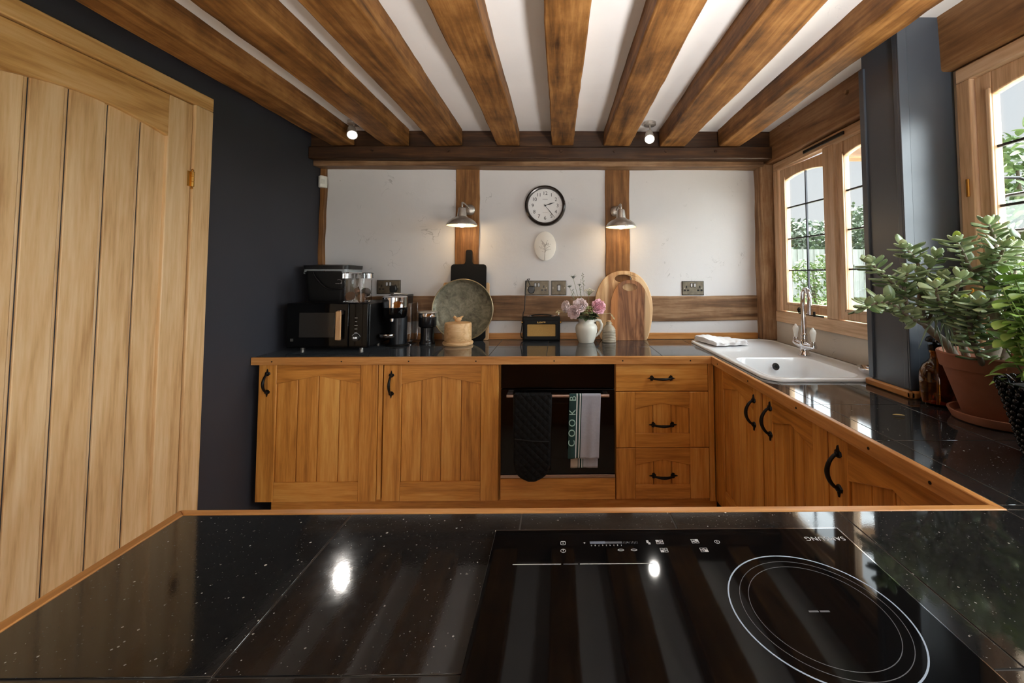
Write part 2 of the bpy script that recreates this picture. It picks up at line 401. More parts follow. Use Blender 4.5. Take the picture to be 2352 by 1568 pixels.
# rear wall; its wide garden door opening is added to admit fill light
m = MB()
for x0, x1, z0, z1 in ((XL - .2, -1.30, 0, ZC), (0.60, XR + .03, 0, ZC), (-1.30, 0.60, 2.10, ZC)): m.box(x0, YR - .2, z0, x1, YR, z1)
struct(m.build('wall_rear', M['rear']))
dr = struct_empty('door_added_rear', (-.35, YR - .1, 0))
m = MB(); m.box(-1.30, YR - .15, 0, -1.22, YR - .05, 2.10).box(.52, YR - .15, 0, .60, YR - .05, 2.10).box(-1.22, YR - .15, 2.02, .52, YR - .05, 2.10).box(-.39, YR - .15, 0, -.31, YR - .05, 2.02).box(-1.22, YR - .15, 0, .52, YR - .05, .12)
m.build('door_frame', M['win_z'], dr, .004)

def hewn(m, x0, y0, z0, x1, y1, z1, axis, amp=0.006, n=26, seed=0):
    # hand-hewn timber: a box whose long edges wander a little
    r = random.Random(seed); ax = 'XYZ'.index(axis); lo, hi = (x0, y0, z0), (x1, y1, z1)
    o = [i for i in range(3) if i != ax]; rows = []
    ph = [r.uniform(0, 6) for _ in range(16)]
    for i in range(n + 1):
        t = i / n; ring = []
        for k, (a, b) in enumerate(((0, 0), (1, 0), (1, 1), (0, 1))):
            p = [0, 0, 0]; p[ax] = lo[ax] + (hi[ax] - lo[ax]) * t
            for q, (ai, s_) in enumerate(((o[0], a), (o[1], b))):
                w = amp * (math.sin(t * 9 + ph[k * 2 + q]) * .6 + math.sin(t * 23 + ph[k * 2 + q + 8]) * .4 + r.uniform(-.25, .25))
                p[ai] = (lo[ai], hi[ai])[s_] + w
            ring.append(p)
        rows.append(ring)
    V = [[m.v(p) for p in ring] for ring in rows]
    for a, b in zip(V, V[1:]):
        for k in range(4): m.face([a[k], a[(k + 1) % 4], b[(k + 1) % 4], b[k]])
    m.face(V[0][::-1]); m.face(V[-1]); return m

# exposed ceiling beams, left to right
BE = [(-1.447, -1.300), (-1.103, -.950), (-.785, -.612), (-.392, -.246), (-.040, .098), (.296, .458), (.648, .815), (1.030, 1.166)]
BL = ['oak ceiling beam running closest to the charcoal wall above the door', 'oak ceiling beam just right of the small spotlight near the charcoal wall',
      'oak ceiling beam third from the charcoal wall, left of the clock', 'oak ceiling beam ending left of the clock, nearest to it on that side',
      'oak ceiling beam straight above the wall clock, seen end on', 'oak ceiling beam with flaking pale spots, just left of the bright right-hand spotlight',
      'oak ceiling beam just right of the spotlight near the middle of the plate', 'oak ceiling beam closest to the sink window and grey pillar']
for i, (a, b) in enumerate(BE):
    m = MB(); hewn(m, a, -1.5, 2.150, b, 2.672, ZC + .02, 'Y', .006, 60, 20 + i)
    tag(m.build('ceiling_beam', M['beam'], None, .006), BL[i], 'ceiling beam', 'exposed oak ceiling beams')

# back-wall timbers (setting)
m = MB(); hewn(m, XL, 2.66, 2.066, 1.385, 2.80, 2.146, 'X', .004, 40, 1); tp = struct(m.build('trim_1', M['timber_dark_x'], None, .006))
m = MB()
for x in (-1.18, -.30, .02, .36, .69, 1.01, -.70): m.cyl((x, 2.662, 2.115), (x, 2.652, 2.115), .009, .008, 10)
m.build('oak_peg', M['timber_dark_x'], tp)
m = MB(); hewn(m, XL, 2.72, 2.034, 1.35, 2.83, 2.068, 'X', .003, 40, 2); struct(m.build('trim_2', M['timber_x'], None, .004))
m = MB(); hewn(m, XL, 2.69, 2.146, 1.385, 2.82, ZC, 'X', .002, 30, 3); struct(m.build('trim_3', M['timber_dark_x'], None))
m = MB(); hewn(m, -.686, 2.818, 1.190, -.527, 2.86, 2.05, 'Z', .003, 20, 4); struct(m.build('trim_4', M['timber_z'], None, .004))
m = MB(); hewn(m, 0.319, 2.818, 1.190, .482, 2.86, 2.05, 'Z', .003, 20, 5); struct(m.build('trim_5', M['timber_z'], None, .004))
m = MB(); hewn(m, XL, 2.820, 1.020, 1.34, 2.86, 1.186, 'X', .004, 40, 6); struct(m.build('trim_6', M['timber_x'], None, .004))
m = MB(); hewn(m, 1.332, 2.74, .90, XR + .02, 2.86, 2.06, 'Z', .005, 24, 7); struct(m.build('trim_7', M['timber_pale_z'], None, .012))
m = MB(); hewn(m, XL, 2.80, 1.18, XL + .034, 2.86, 2.05, 'Z', .004, 20, 8); struct(m.build('trim_8', M['timber_z'], None, .004))
m = MB(); m.box(XL, 2.814, .9005, 1.33, 2.835, .942); struct(m.build('trim_9', M['edge_x'], None, .003))
# wall plate over the windows
m = MB(); hewn(m, 1.372, .10, 2.050, 1.55, 2.79, ZC + .01, 'Y', .005, 50, 9); wp = struct(m.build('trim_10', M['timber_y'], None, .008))
m = MB()
for y, z in ((2.45, 2.20), (1.95, 2.19)): m.cyl((1.374, y, z), (1.362, y, z), .012, .010, 10)
m.build('oak_peg', M['timber_y'], wp)

# boxed-in dark pillar between the windows
m = MB(); m.box(1.222, 1.468, .9005, XR, 1.652, ZC); pl = struct(m.build('wall_pillar', M['pillar'], None, .003))
m = MB(); m.box(1.214, 1.632, .93, 1.224, 1.658, ZC - .11); m.box(1.216, 1.462, .93, 1.250, 1.470, ZC); m.box(1.216, 1.470, .93, 1.2235, 1.490, ZC)
m.build('corner_strip', M['pillar'], pl, .002)
m = MB()
for (x0, y0, x1, y1) in ((1.203, 1.449, 1.222, 1.665), (1.203, 1.449, 1.42, 1.468)): m.box(x0, y0, .9005, x1, y1, .926)
pb = m.build('pillar_base_moulding', M['edge_y'], pl, .006)

# ------------------------------------------------------------------ windows
def sash(parent, y0, y1, z0, z1, x, stile=.05, arch=0.0, thick=.05, cols=2, rows=4, glass_only=False, pivot=None):
    """one oak casement: stiles, rails (arched top), pane and leading; lies in the plane X = x"""
    m = MB(); m.box(x, y0, z0, x + thick, y0 + stile, z1); m.box(x, y1 - stile, z0, x + thick, y1, z1); m.box(x, y0 + stile, z0, x + thick, y1 - stile, z0 + stile)
    gy0, gy1, gz0 = y0 + stile, y1 - stile, z0 + stile; top = z1 - stile
    n = 14; arc = [(gy0 + (gy1 - gy0) * i / n, top - arch * (2 * i / n - 1) ** 2) for i in range(n + 1)]
    m.prism([(gy0, z1), (gy1, z1)] + arc[::-1], 'X', x, x + thick)
    s_ = m.build('sash', M['win_z'], parent, .004)
    # inner bead
    m = MB(); m.box(x - .008, gy0 - .014, gz0 - .014, x + .002, gy0, top); m.box(x - .008, gy1, gz0 - .014, x + .002, gy1 + .014, top); m.box(x - .008, gy0 - .014, gz0 - .014, x + .002, gy1 + .014, gz0)
    m.build('sash_bead', M['win_z'], s_, .003)
    m = MB(); gx = x + thick * .5; m.prism([(gy0 - .004, gz0 - .004), (gy1 + .004, gz0 - .004)] + [(y, z + .004) for y, z in arc[::-1]], 'X', gx - .002, gx + .002)
    m.build('pane', M['pane'], s_)
    m = MB()
    for i in range(1, cols):
        y = gy0 + (gy1 - gy0) * i / cols; m.box(gx - .005, y - .004, gz0, gx + .005, y + .004, top - arch * (2 * i / cols - 1) ** 2)
    for j in range(1, rows):
        z = gz0 + (top - gz0) * j / rows; m.box(gx - .005, gy0, z - .004, gx + .005, gy1, z + .004)
    m.build('leading', M['lead'], s_)
    return s_
def scroll(m, c, sgn=1, r=.02):
    pts = []
    for i in range(30):
        t = i / 29; a = t * 4.2 * PI; rr = r * (1 - t * .85)
        pts.append((c[0], c[1] + sgn * rr * math.cos(a), c[2] + rr * math.sin(a)))
    m.tube(pts, .0035, 6)

def window(name, y0, y1, mull, xf, arch, open_first=False):
    w = struct_empty(name, (xf, (y0 + y1) / 2, ZS))
    m = MB(); jw = .05
    m.box(xf, y0, ZS + .068, xf + .045, y0 + jw, ZH - jw); m.box(xf, y1 - jw, ZS + .068, xf + .045, y1, ZH - jw)
    fr = m.build('window_frame', M['win_z'], w, .004)
    m = MB(); m.box(xf, y0, ZH - jw, xf + .045, y1, ZH); m.box(xf - .004, y0 - .0, ZS, xf + .045, y1, ZS + .068); m.build('window_sill', M['win_y'], w, .004)
    ys = [y0 + jw] + [v for q in mull for v in (q - .045, q + .045)] + [y1 - jw]
    m = MB()
    for q in mull: m.box(xf, q - .045, ZS + .068, xf + .045, q + .045, ZH - jw)
    m.build('mullion', M['win_z'], w, .006)
    out = []
    for k in range(0, len(ys), 2):
        a, b = ys[k] + .004, ys[k + 1] - .004
        s_ = sash(w, a, b, ZS + .073, ZH - jw - .004, xf + .012, .055, arch, .030)
        out.append((s_, a, b))
    return w, out
w1, S1 = window('window_1', W1[0], W1[1] - .005, [2.157], 1.402, .022)
# far casement stands a little open: hinged on its far edge
s_, a, b = S1[-1]
piv = Vector((0, b - w1.location.y, 0)); ang = math.radians(5.0)
s_.matrix_local = Matrix.Translation(piv + Vector((.06, 0, 0))) @ Rz(ang) @ Matrix.Translation(-piv - Vector((.06, 0, 0)))
# latch with scroll, casement stay
m = MB(); m.box(1.394, 2.22, 1.100, 1.400, 2.40, 1.108); scroll(m, (1.397, 2.44, 1.118), 1, .020); m.tube([(1.397, 2.42, 1.104), (1.397, 2.40, 1.104)], .004, 6)
m.cyl((1.397, 2.30, 1.098), (1.397, 2.30, 1.125), .006); m.build('casement_stay', M['iron'], w1, .001)
m = MB(); m.box(1.394, 2.02, 2.012, 1.4015, 2.36, 2.030); m.build('vent_strip', M['black'], w1, .002)
w2, S2 = window('window_2', W2[0], W2[1], [.865], 1.402, .022)
m = MB()
for z in (1.25, 1.62): m.cyl((1.395, 1.41, z - .03), (1.395, 1.41, z + .03), .005, seg=8)
m.build('window_hinge', M['brass'], w2)

# ------------------------------------------------------------------ left oak door
d1 = struct_empty('door_1', (XL, 1.39, 0))
YD0, YD1 = .98, 1.800; XD = XL + .012
m = MB(); m.box(XL - .02, YD1, 0, XL + .030, YD1 + .092, 2.058); m.box(XL - .02, YD0 - .092, 0, XL + .030, YD0, 2.058); m.build('door_frame', M['door_z'], d1, .004)
m = MB(); m.box(XL - .02, YD0 - .092, 2.058, XL + .030, YD1 + .092, 2.120); m.build('door_head', M['door_y'], d1, .004)
m = MB(); m.t = .05; m.box(XL - .02, YD1 - .112, .01, XL + .020, YD1 - .003, 2.054); m.t = -.1; m.box(XL - .02, YD0 + .003, .01, XL + .020, YD0 + .112, 2.054); lf = m.build('door_stile', M['door_z'], d1, .003)
P0, P1 = YD0 + .112, YD1 - .112
m = MB(); n = 24; arc = [(P0 + (P1 - P0) * i / n, 1.928 - .045 * abs(2 * i / n - 1) ** 1.7) for i in range(n + 1)]
m.prism([(P0, 2.054), (P1, 2.054)] + arc[::-1], 'X', XL - .02, XL + .020); m.box(XL - .02, P0, .01, XL + .020, P1, .22); m.build('door_rail', M['door_y'], d1, .003)
m = MB(); edges = [P0 - .01, 1.135, 1.243, 1.347, 1.466, 1.583, P1 + .01]
for i, (a, b) in enumerate(zip(edges, edges[1:])):
    m.t = (.10, -.05, .12, -.02, .06, .0)[i]; m.box(XL - .015, a + .011, .2, XL + .006, b - .004, 1.945)
    m.cyl((XL - .002, a + .0035, .2), (XL - .002, a + .0035, 1.94), .0048, seg=10)
m.build('door_plank', M['door_z'], d1, .002)
m = MB(); x, y, z = XL + .024, 1.803, 1.735
m.lathe([(0, -.045), (.004, -.043), (.006, -.038), (.0045, -.034), (.007, -.032), (.007, -.012), (.0055, -.011), (.007, -.010), (.007, .010), (.0055, .011), (.007, .012), (.007, .032), (.0045, .034), (.006, .038), (.004, .043), (0, .045)], (x, y, z), 14)
m.box(XL + .018, y - .022, z - .032, XL + .0215, y, z + .032); m.build('door_hinge', M['brass'], d1, 0, 40)

# ------------------------------------------------------------------ worktop
ZT = .900
wt = thing('worktop', 'black speckled granite tile worktop with oak edging running round the kitchen in a U', 'worktop', (0, 1.5, .86))
def tiles(m, x0, y0, x1, y1, xs, ys, hole=None, g=.0012):
    X = [x0] + [x for x in xs if x0 + .01 < x < x1 - .01] + [x1]; Y = [y0] + [y for y in ys if y0 + .01 < y < y1 - .01] + [y1]
    for a, b in zip(X, X[1:]):
        for c, d in zip(Y, Y[1:]): m.box(a + g, c + g, ZT - .012, b - g, d - g, ZT)
gx = [-1.28, -.975, -.67, -.366, -.064, .200, .505]
m = MB()
tiles(m, -1.583, 2.236, .815, 2.809, [-1.28, -.975, -.67, -.365, -.06, .245, .55], [2.52])
# right run: strips round the sink opening
SX0, SX1, SY0, SY1 = .865, 1.345, 1.72, 2.70
tiles(m, .815, SY1, 1.331, 2.809, [1.12], [])
tiles(m, .815, .794, SX0, SY1, [], [1.098, 1.40, 1.705, 2.01, 2.315])
tiles(m, SX1, SY0, XR, SY1, [], [2.01, 2.315])
tiles(m, SX0, .794, XR, SY0, [1.12], [1.098, 1.40, 1.66])
tiles(m, -.665, .10, XR, .778, gx + [.81, 1.12], [.20, .472])
tiles(m, .815, .778, XR, .794, [], [])
m.build('granite_tile', M['granite'], wt, .0006, seg=1)
m = MB()
m.box(-1.583, 2.234, ZT - .03, .815, 2.809, ZT - .0012); m.box(.812, SY1, ZT - .03, 1.331, 2.809, ZT - .0012); m.box(.812, .79, ZT - .03, SX0, SY1, ZT - .0012)
m.box(SX1, SY0, ZT - .03, XR, SY1, ZT - .0012); m.box(SX0, .79, ZT - .03, XR, SY0, ZT - .0012); m.box(-.665, .10, ZT - .03, XR, .79, ZT - .0012)
m.build('grout_bed', M['grout'], wt)
Z0, Z1 = ZT - .038, ZT + .001
ex = MB().prism([(-1.583, 2.217), (.798, 2.217), (.815, 2.236), (-1.583, 2.236)], 'Z', Z0, Z1).build('oak_edging', M['edge_x'], wt, .002)
MB().prism([(-.684, .794), (-.665, .778), (.815, .778), (.798, .794)], 'Z', Z0, Z1).build('oak_edging', M['edge_x'], wt, .002)
ey = MB().prism([(.798, 2.217), (.798, .794), (.815, .778), (.815, 2.236)], 'Z', Z0, Z1).build('oak_edging', M['edge_y'], wt, .002)
MB().prism([(-.684, .794), (-.684, .08), (-.665, .08), (-.665, .778)], 'Z', Z0, Z1).build('oak_edging', M['edge_y'], wt, .002)
for x in (-1.475, -1.118, -.772, -.425, -.02, .337, .69): MB().cyl((x, 2.2175, ZT - .020), (x, 2.2155, ZT - .020), .0038, seg=8).build('edging_plug', M['iron'], ex)
for y in (2.13, 1.79, 1.43, 1.10, .92): MB().cyl((.7985, y, ZT - .020), (.7965, y, ZT - .020), .0038, seg=8).build('edging_plug', M['iron'], ey)

# ------------------------------------------------------------------ cabinets
def pull_handle(parent, c, length, axis, out, curve=.030):
    """wrought-iron bow handle with fleur ends; c centre on the door face, axis run direction, out outward direction"""
    A, O = Vector(axis), Vector(out); S = A.cross(O); c = Vector(c); m = MB(); h = length / 2
    pts, rad = [], []
    for i in range(15):
        t = -1 + 2 * i / 14; pts.append(c + A * (t * h * .80) + O * (.006 + curve * (1 - t * t) ** .8) + S * 0); rad.append(.0050 + .0026 * (1 - abs(t)))
    m.tube(pts, rad, 10)
    for s_ in (-1, 1):
        b = c + A * (s_ * h * .82)
        lo = [(-.005, -.013), (-.015, -.004), (-.012, .007), (-.005, .007), (0, .024), (.005, .007), (.012, .007), (.015, -.004), (.005, -.013)]
        V0 = [m.v(b + S * u + A * (s_ * v_)) for u, v_ in lo]; V1 = [m.v(b + S * u * .8 + A * (s_ * v_ * .9) + O * .006) for u, v_ in lo]
        m.face(V0[::-1]); m.face(V1)
        for i in range(len(lo)): m.face([V0[i], V0[(i + 1) % len(lo)], V1[(i + 1) % len(lo)], V1[i]])
        m.ball(b + O * .006, .007, seg=10, rings=6)
    return m.build('handle', M['iron'], parent, 0, 40)

def shaker(parent, name, u0, u1, z0, z1, face, side, stile=.09, rail_b=.095, peak=.045, top=.062, planks=4, tones=None, arch=True):
    """arched plank-panel door. side 'Y': face plane Y=face looking -Y, u = X ; side 'X': face plane X=face looking -X, u = Y"""
    th = .022
    def bx(m, ua, ub, za, zb, da, db):
        if side == 'Y': m.box(ua, face + da, za, ub, face + db, zb)
        else: m.box(face + da, ua, za, face + db, ub, zb)
    zz = M['oak_z']; xx = M['oak_x'] if side == 'Y' else M['oak_y']
    a, b = u0 + stile, u1 - stile; mid = (a + b) / 2
    m = MB(); w = (b - a) / planks
    for i in range(planks):
        m.t = (tones[i] if tones else R.uniform(-.3, .25)); g = .0017
        bx(m, a + w * i + g, a + w * (i + 1) - g, z0 + rail_b - .004, z1 - .02, .008, th - .002)
    m.t = -.9; bx(m, a, b, z0 + rail_b - .004, z1 - .02, .0125, th - .003)
    d = m.build(name, zz, parent, .002)
    for ua, ub in ((u0, a), (b, u1)):
        m = MB(); m.t = R.uniform(-.15, .1); bx(m, ua, ub, z0, z1, 0, th); m.build('stile', zz, d, .003)
    m = MB(); m.t = R.uniform(-.15, .1); bx(m, a, b, z0, z0 + rail_b, .0005, th); m.build('rail', xx, d, .002)
    zt = z1 - top; m = MB(); m.t = R.uniform(-.32, -.12)
    m.prism([(a, z1), (a, zt - (peak if arch else 0)), (mid, zt), (b, zt - (peak if arch else 0)), (b, z1)], side, face + .0005, face + th)
    m.build('rail', xx, d, .002)
    return d

YF = 2.235
CABG = 'oak base cabinets'
c1 = thing('base_cabinet', 'oak base cabinet under the microwave, against the charcoal wall', 'cabinet', (-1.24, 2.5, 0), 0, CABG)
m = MB(); m.box(-1.552, YF + .024, .155, -.912, 2.80, .860); m.build('carcass', M['oak_z'], c1)
d = shaker(c1, 'door', -1.552, -.937, .165, .862, YF, 'Y', .092, .098, .040, .060, 4, (-.05, -.2, .28, .08))
pull_handle(d, (-1.506, YF, .768), .118, (0, 0, 1), (0, -1, 0))
m = MB(); m.t = .1; m.box(-.935, YF + .004, .172, -.913, YF + .024, .862); m.build('end_strip', M['oak_z'], c1, .003)
c2 = thing('base_cabinet', 'oak base cabinet between the microwave cabinet and the oven', 'cabinet', (-.605, 2.5, 0), 0, CABG)
m = MB(); m.box(-.909, YF + .024, .155, -.306, 2.80, .860); m.build('carcass', M['oak_z'], c2)
d = shaker(c2, 'door', -.906, -.309, .165, .858, YF, 'Y', .092, .098, .040, .060, 4, (.05, -.05, .0, -.25))
pull_handle(d, (-.866, YF, .758), .118, (0, 0, 1), (0, -1, 0))
m = MB(); m.box(-1.50, YF + .05, 0, .84, YF + .07, .154); struct(m.build('baseboard_back', M['oak_x'], None, .002))

# oven housing, oven
oh = thing('oven_housing', 'oak oven housing panel below the black oven', 'cabinet panel', (0, 2.5, 0))
m = MB(); m.t = -.05; m.box(-.297, YF, .168, .297, YF + .022, .276); m.build('lower_panel', M['oak_x'], oh, .003)
m = MB(); m.box(-.304, YF + .024, .155, -.3005, 2.79, .860); m.box(.2965, YF + .024, .155, .300, 2.79, .860); m.box(-.3005, YF + .024, .155, .2965, 2.79, .276); m.build('carcass', M['oak_z'], oh)
ov = thing('oven', 'black built in oven with a towel bar handle, set between oak cabinets', 'oven', (0, 2.5, .278))
m = MB(); m.box(-.290, YF + .026, .280, .290, 2.74, .856); m.build('body', M['black'], ov)
m = MB(); m.box(-.296, YF + .002, .735, .2955, YF + .024, .858); m.build('control_panel', M['ovenglass'], ov, .002)
m = MB(); m.box(-.296, YF, .298, .2955, YF + .024, .731); od = m.build('door', M['ovenglass'], ov, .003)
m = MB(); m.ring_prism(rrect(-.215, .38, .215, .66, .015), rrect(-.213, .382, .213, .658, .013), 'Y', YF - .0008, YF + .001); m.build('window_outline', plain('smoked_glass_line', (26, 23, 22), .2), od)
m = MB(); m.box(-.296, YF - .001, .279, .2955, YF + .02, .295); m.build('vent_trim', M['bronze'], ov, .002)
m = MB(); m.cyl((-.262, YF - .045, .709), (.262, YF - .045, .709), .0085, seg=16); hb = m.build('handle', M['bronze'], od, 0, 40)
MB().box(-.262, YF - .046, .702, -.232, YF, .717).build('handle_bracket', M['bronze'], hb, .003); MB().box(.232, YF - .040, .703, .258, YF, .715).build('handle_bracket', M['bronze'], hb, .003)

# drawers
du = thing('drawer_unit', 'oak three drawer unit between the oven and the corner', 'drawer unit', (.55, 2.5, 0))
m = MB(); m.box(.301, YF + .024, .155, .792, 2.80, .860); m.build('carcass', M['oak_z'], du)
m = MB(); m.t = .12; m.box(.302, YF, .718, .787, YF + .022, .862); d = m.build('drawer', M['oak_x'], du, .004)
pull_handle(d, (.541, YF, .786), .125, (1, 0, 0), (0, -1, 0), .024)
for z0, z1, hz in ((.430, .715, .547), (.170, .427, .288)):
    d = shaker(du, 'drawer', .302, .787, z0, z1, YF, 'Y', .100, .072, .028, .058, 3, (-.1, -.05, -.15))
    pull_handle(d, (.546, YF, hz), .125, (1, 0, 0), (0, -1, 0), .024)
m = MB(); m.box(.789, YF + .004, .155, .818, YF + .024, .862); m.build('corner_filler', M['oak_z'], du, .002)

XF = .820
c3 = thing('base_cabinet', 'oak two door base cabinet under the sink', 'cabinet', (1.1, 1.75, 0), 0, CABG)
m = MB(); m.box(XF + .024, 1.303, .155, 1.40, 2.23, .70); m.build('carcass', M['oak_z'], c3)
d = shaker(c3, 'door', 1.722, 2.195, .165, .858, XF, 'X', .075, .098, .040, .060, 4)
pull_handle(d, (XF, 1.785, .752), .125, (0, 0, 1), (-1, 0, 0))
d = shaker(c3, 'door', 1.306, 1.712, .165, .858, XF, 'X', .075, .098, .040, .060, 4)
pull_handle(d, (XF, 1.650, .762), .125, (0, 0, 1), (-1, 0, 0))
m = MB(); m.box(XF + .004, 2.197, .155, XF + .024, 2.256, .862); m.build('end_strip', M['oak_z'], c3, .002)
c4 = thing('base_cabinet', 'oak base cabinet nearest the hob, under the plants', 'cabinet', (1.1, 1.05, 0), 0, CABG)
m = MB(); m.box(XF + .024, .80, .155, 1.40, 1.302, .860); m.build('carcass', M['oak_z'], c4)
d = shaker(c4, 'door', .81, 1.300, .165, .858, XF, 'X', .085, .098, .055, .060, 4)
pull_handle(d, (XF, 1.252, .754), .125, (0, 0, 1), (-1, 0, 0))
m = MB(); m.box(XF + .05, .80, 0, XF + .07, 2.28, .154); struct(m.build('baseboard_right', M['oak_y'], None, .002))
c5 = thing('base_cabinet', 'oak base cabinet that carries the black peninsula worktop with the hob', 'cabinet', (.1, .4, 0), 0, CABG)
m = MB(); m.box(-.66, .14, .05, 1.40, .76, .860); m.build('carcass', M['oak_x'], c5, .003)
m = MB(); m.box(-.60, .18, 0, 1.40, .70, .05); m.build('plinth', M['oak_x'], c5)

# ------------------------------------------------------------------ hob
hob = thing('induction_hob', 'black glass induction hob with white ring and touch controls set on the near worktop', 'hob', (.18, .45, ZT))
HX0, HX1, HY0, HY1, HZ = -.102, .462, .200, .716, .9065
MB().box(HX0, HY0, ZT + .0003, HX1, HY1, HZ).build('glass_plate', M['blackg'], hob, .0007, seg=1)
m = MB(); m.box(HX0 - .0015, HY1 - .001, ZT + .0002, HX1 + .0015, HY1 + .0035, HZ - .001); m.build('steel_edge_strip', M['chrome'], hob, .0012)
m = MB(); m.box(HX1 - .001, HY0, ZT + .0002, HX1 + .003, HY1 + .0035, HZ - .001); m.build('steel_edge_strip', M['chrome'], hob, .0012)
ring_m = plain('hob_ring_print', (164, 180, 200), .35, var=.02); faint = plain('hob_faint_print', (92, 92, 98), .35, var=.02)
def flat_ring(cx, cy, r, w, mat, name='ring_marking', n=96):
    m = MB(); a = oval(cx, cy, r, r, n); b = oval(cx, cy, r - w, r - w, n)
    m.ring_prism(a, b, 'Z', HZ - .0002, HZ + .0002); return m.build(name, mat, hob)
flat_ring(.3240, .5435, .1050, .0018, ring_m); flat_ring(.3255, .5435, .0920, .0007, faint); flat_ring(.3255, .5435, .0812, .0007, faint)
flat_ring(.322, .300, .0740, .0022, ring_m)
for x0, x1, mt in ((-.0655, .0045, M['print']), (.008, .029, faint), (.032, .138, M['print'])):
    MB().box(x0, .6328, HZ - .0002, x1, .6341, HZ + .0002).build('zone_line_marking', mt, hob)
m = MB(); m.box(.050, .6795, HZ - .0002, .074, .6850, HZ + .0002); m.build('slider_marking', plain('slider_print', (96, 104, 122), .4), hob)
m = MB(); m.box(.074, .6795, HZ - .0002, .100, .6845, HZ + .0002)
for i in range(11): m.box(.100 + i * .0024, .6790, HZ - .0002, .1006 + i * .0024, .6845, HZ + .0002)
m.build('slider_marking', plain('slider_print_dim', (56, 60, 72), .4), hob)
FLIP = lambda x, y, z=HZ: T(x, y, z) @ Rz(PI)
for i in range(9): text('slider_number', str(9 - i), .0042, FLIP(.052 + i * .0058, .6755), M['print'], hob, .0002)
text('maker_lettering', 'SAMSUNG', .0135, FLIP(.424, .6885), M['print'], hob, .0002, spacing=1.05)
text('plus_sign', '+', .008, FLIP(.0415, .682), M['print'], hob, .0002); text('minus_sign', '-', .010, FLIP(.1095, .682), M['print'], hob, .0002)
for q in range(2): MB().box(.3125 + q * .014, .5425, HZ - .0002, .3245 + q * .014, .5450, HZ + .0002).build('zone_print', faint, hob)
def icon_ring(x, y, r=.0042):
    m = MB(); m.ring_prism(oval(x, y, r, r, 24), oval(x, y, r - .0008, r - .0008, 24), 'Z', HZ - .0002, HZ + .0002); m.box(x - .0005, y - .001, HZ - .0002, x + .0005, y + .0026, HZ + .0002); m.build('touch_icon', M['print'], hob)
icon_ring(.008, .663); icon_ring(.250, .682)
m = MB(); m.ring_prism(rrect(.0040, .677, .0120, .686, .002, 3), rrect(.0048, .6778, .0112, .6852, .0016, 3), 'Z', HZ - .0002, HZ + .0002); m.box(.0074, .680, HZ - .0002, .0086, .683, HZ + .0002); m.build('touch_icon', M['print'], hob)
def icon_zone(x, y, fill):
    m = MB()
    for i in range(2):
        for j in range(2):
            a, b = x + i * .0062 - .006, y + j * .0052 - .005
            if (i, j) == fill: m.box(a, b, HZ - .0002, a + .0052, b + .0044, HZ + .0002)
            else: m.ring_prism([(a, b), (a + .0052, b), (a + .0052, b + .0044), (a, b + .0044)], [(a + .0007, b + .0007), (a + .0045, b + .0007), (a + .0045, b + .0037), (a + .0007, b + .0037)], 'Z', HZ - .0002, HZ + .0002)
    m.build('touch_icon', M['print'], hob)
icon_zone(.160, .683, (0, 1)); icon_zone(.162, .663, (0, 0)); icon_zone(.216, .684, (1, 1)); icon_zone(.223, .663, (1, 0))
m = MB(); m.box(.139, .680, HZ - .0002, .1425, .687, HZ + .0002); m.box(.141, .677, HZ - .0002, .1445, .682, HZ + .0002); m.build('touch_icon', M['print'], hob)
for x in (.096, .116):
    m = MB(); m.ring_prism(oval(x, .664, .005, .0024, 20), oval(x, .664, .0042, .0017, 20), 'Z', HZ - .0002, HZ + .0002); m.build('touch_icon', M['print'], hob)

# ------------------------------------------------------------------ sink, tap, things at the sink
sk = thing('sink', 'white ceramic inset sink and drainer below the left window', 'sink', (1.1, 2.2, .895))
def lerp(a, b, t): return [(p[0] + (q[0] - p[0]) * t, p[1] + (q[1] - p[1]) * t) for p, q in zip(a, b)]
OUT = rrect(.838, 1.690, 1.372, 2.735, .075, 8)
INN = rrect(.862, 1.714, 1.350, 2.712, .060, 8)
m = MB(); L = lambda P, z: [(x, y, z) for x, y in P]
m.grid([L(OUT, .9012), L(OUT, .9085), L(lerp(OUT, INN, .25), .9125), L(lerp(OUT, INN, .7), .9125), L(INN, .909)], True)
m.build('rim', M['ceramic'], sk, 0, 60)
# deck with bowl near the camera and ribbed drainer beyond
BO = rrect(.880, 1.735, 1.262, 2.160, .070, 8); BI = rrect(.915, 1.775, 1.228, 2.120, .060, 8)
m = MB()
def bridge(P, z0, Q, z1): m.grid([L(P, z0), L(Q, z1)], True)
# deck: fan between rectangle and bowl outline (same count of points)
bridge(INN, .909, lerp(INN, BO, .5), .907); bridge(lerp(INN, BO, .5), .907, BO, .907)
m.build('deck', M['ceramic'], sk, 0, 60)
m = MB(); m.grid([L(BO, .907), L(lerp(BO, BI, .2), .900), L(lerp(BO, BI, .55), .84), L(BI, .745), L(lerp(BI, [((.915 + 1.228) / 2, 1.947)] * len(BI), .2), .728)], True)
m.face([m.v((x, y, .728)) for x, y in lerp(BI, [((.915 + 1.228) / 2, 1.947)] * len(BI), .2)]); m.build('bowl', M['ceramic'], sk, 0, 60)
m = MB(); c = Vector((1.092, 2.134, .8655)); d_ = Vector((0, -1, .35)).normalized(); m.cyl(c, c + d_ * .004, .019, .018, 24); m.build('overflow_ring', M['chrome'], sk, 0, 40)
m = MB(); m.cyl(c + d_ * .0035, c + d_ * .0055, .008, .008, 20); m.build('overflow_hole', M['black'], sk)

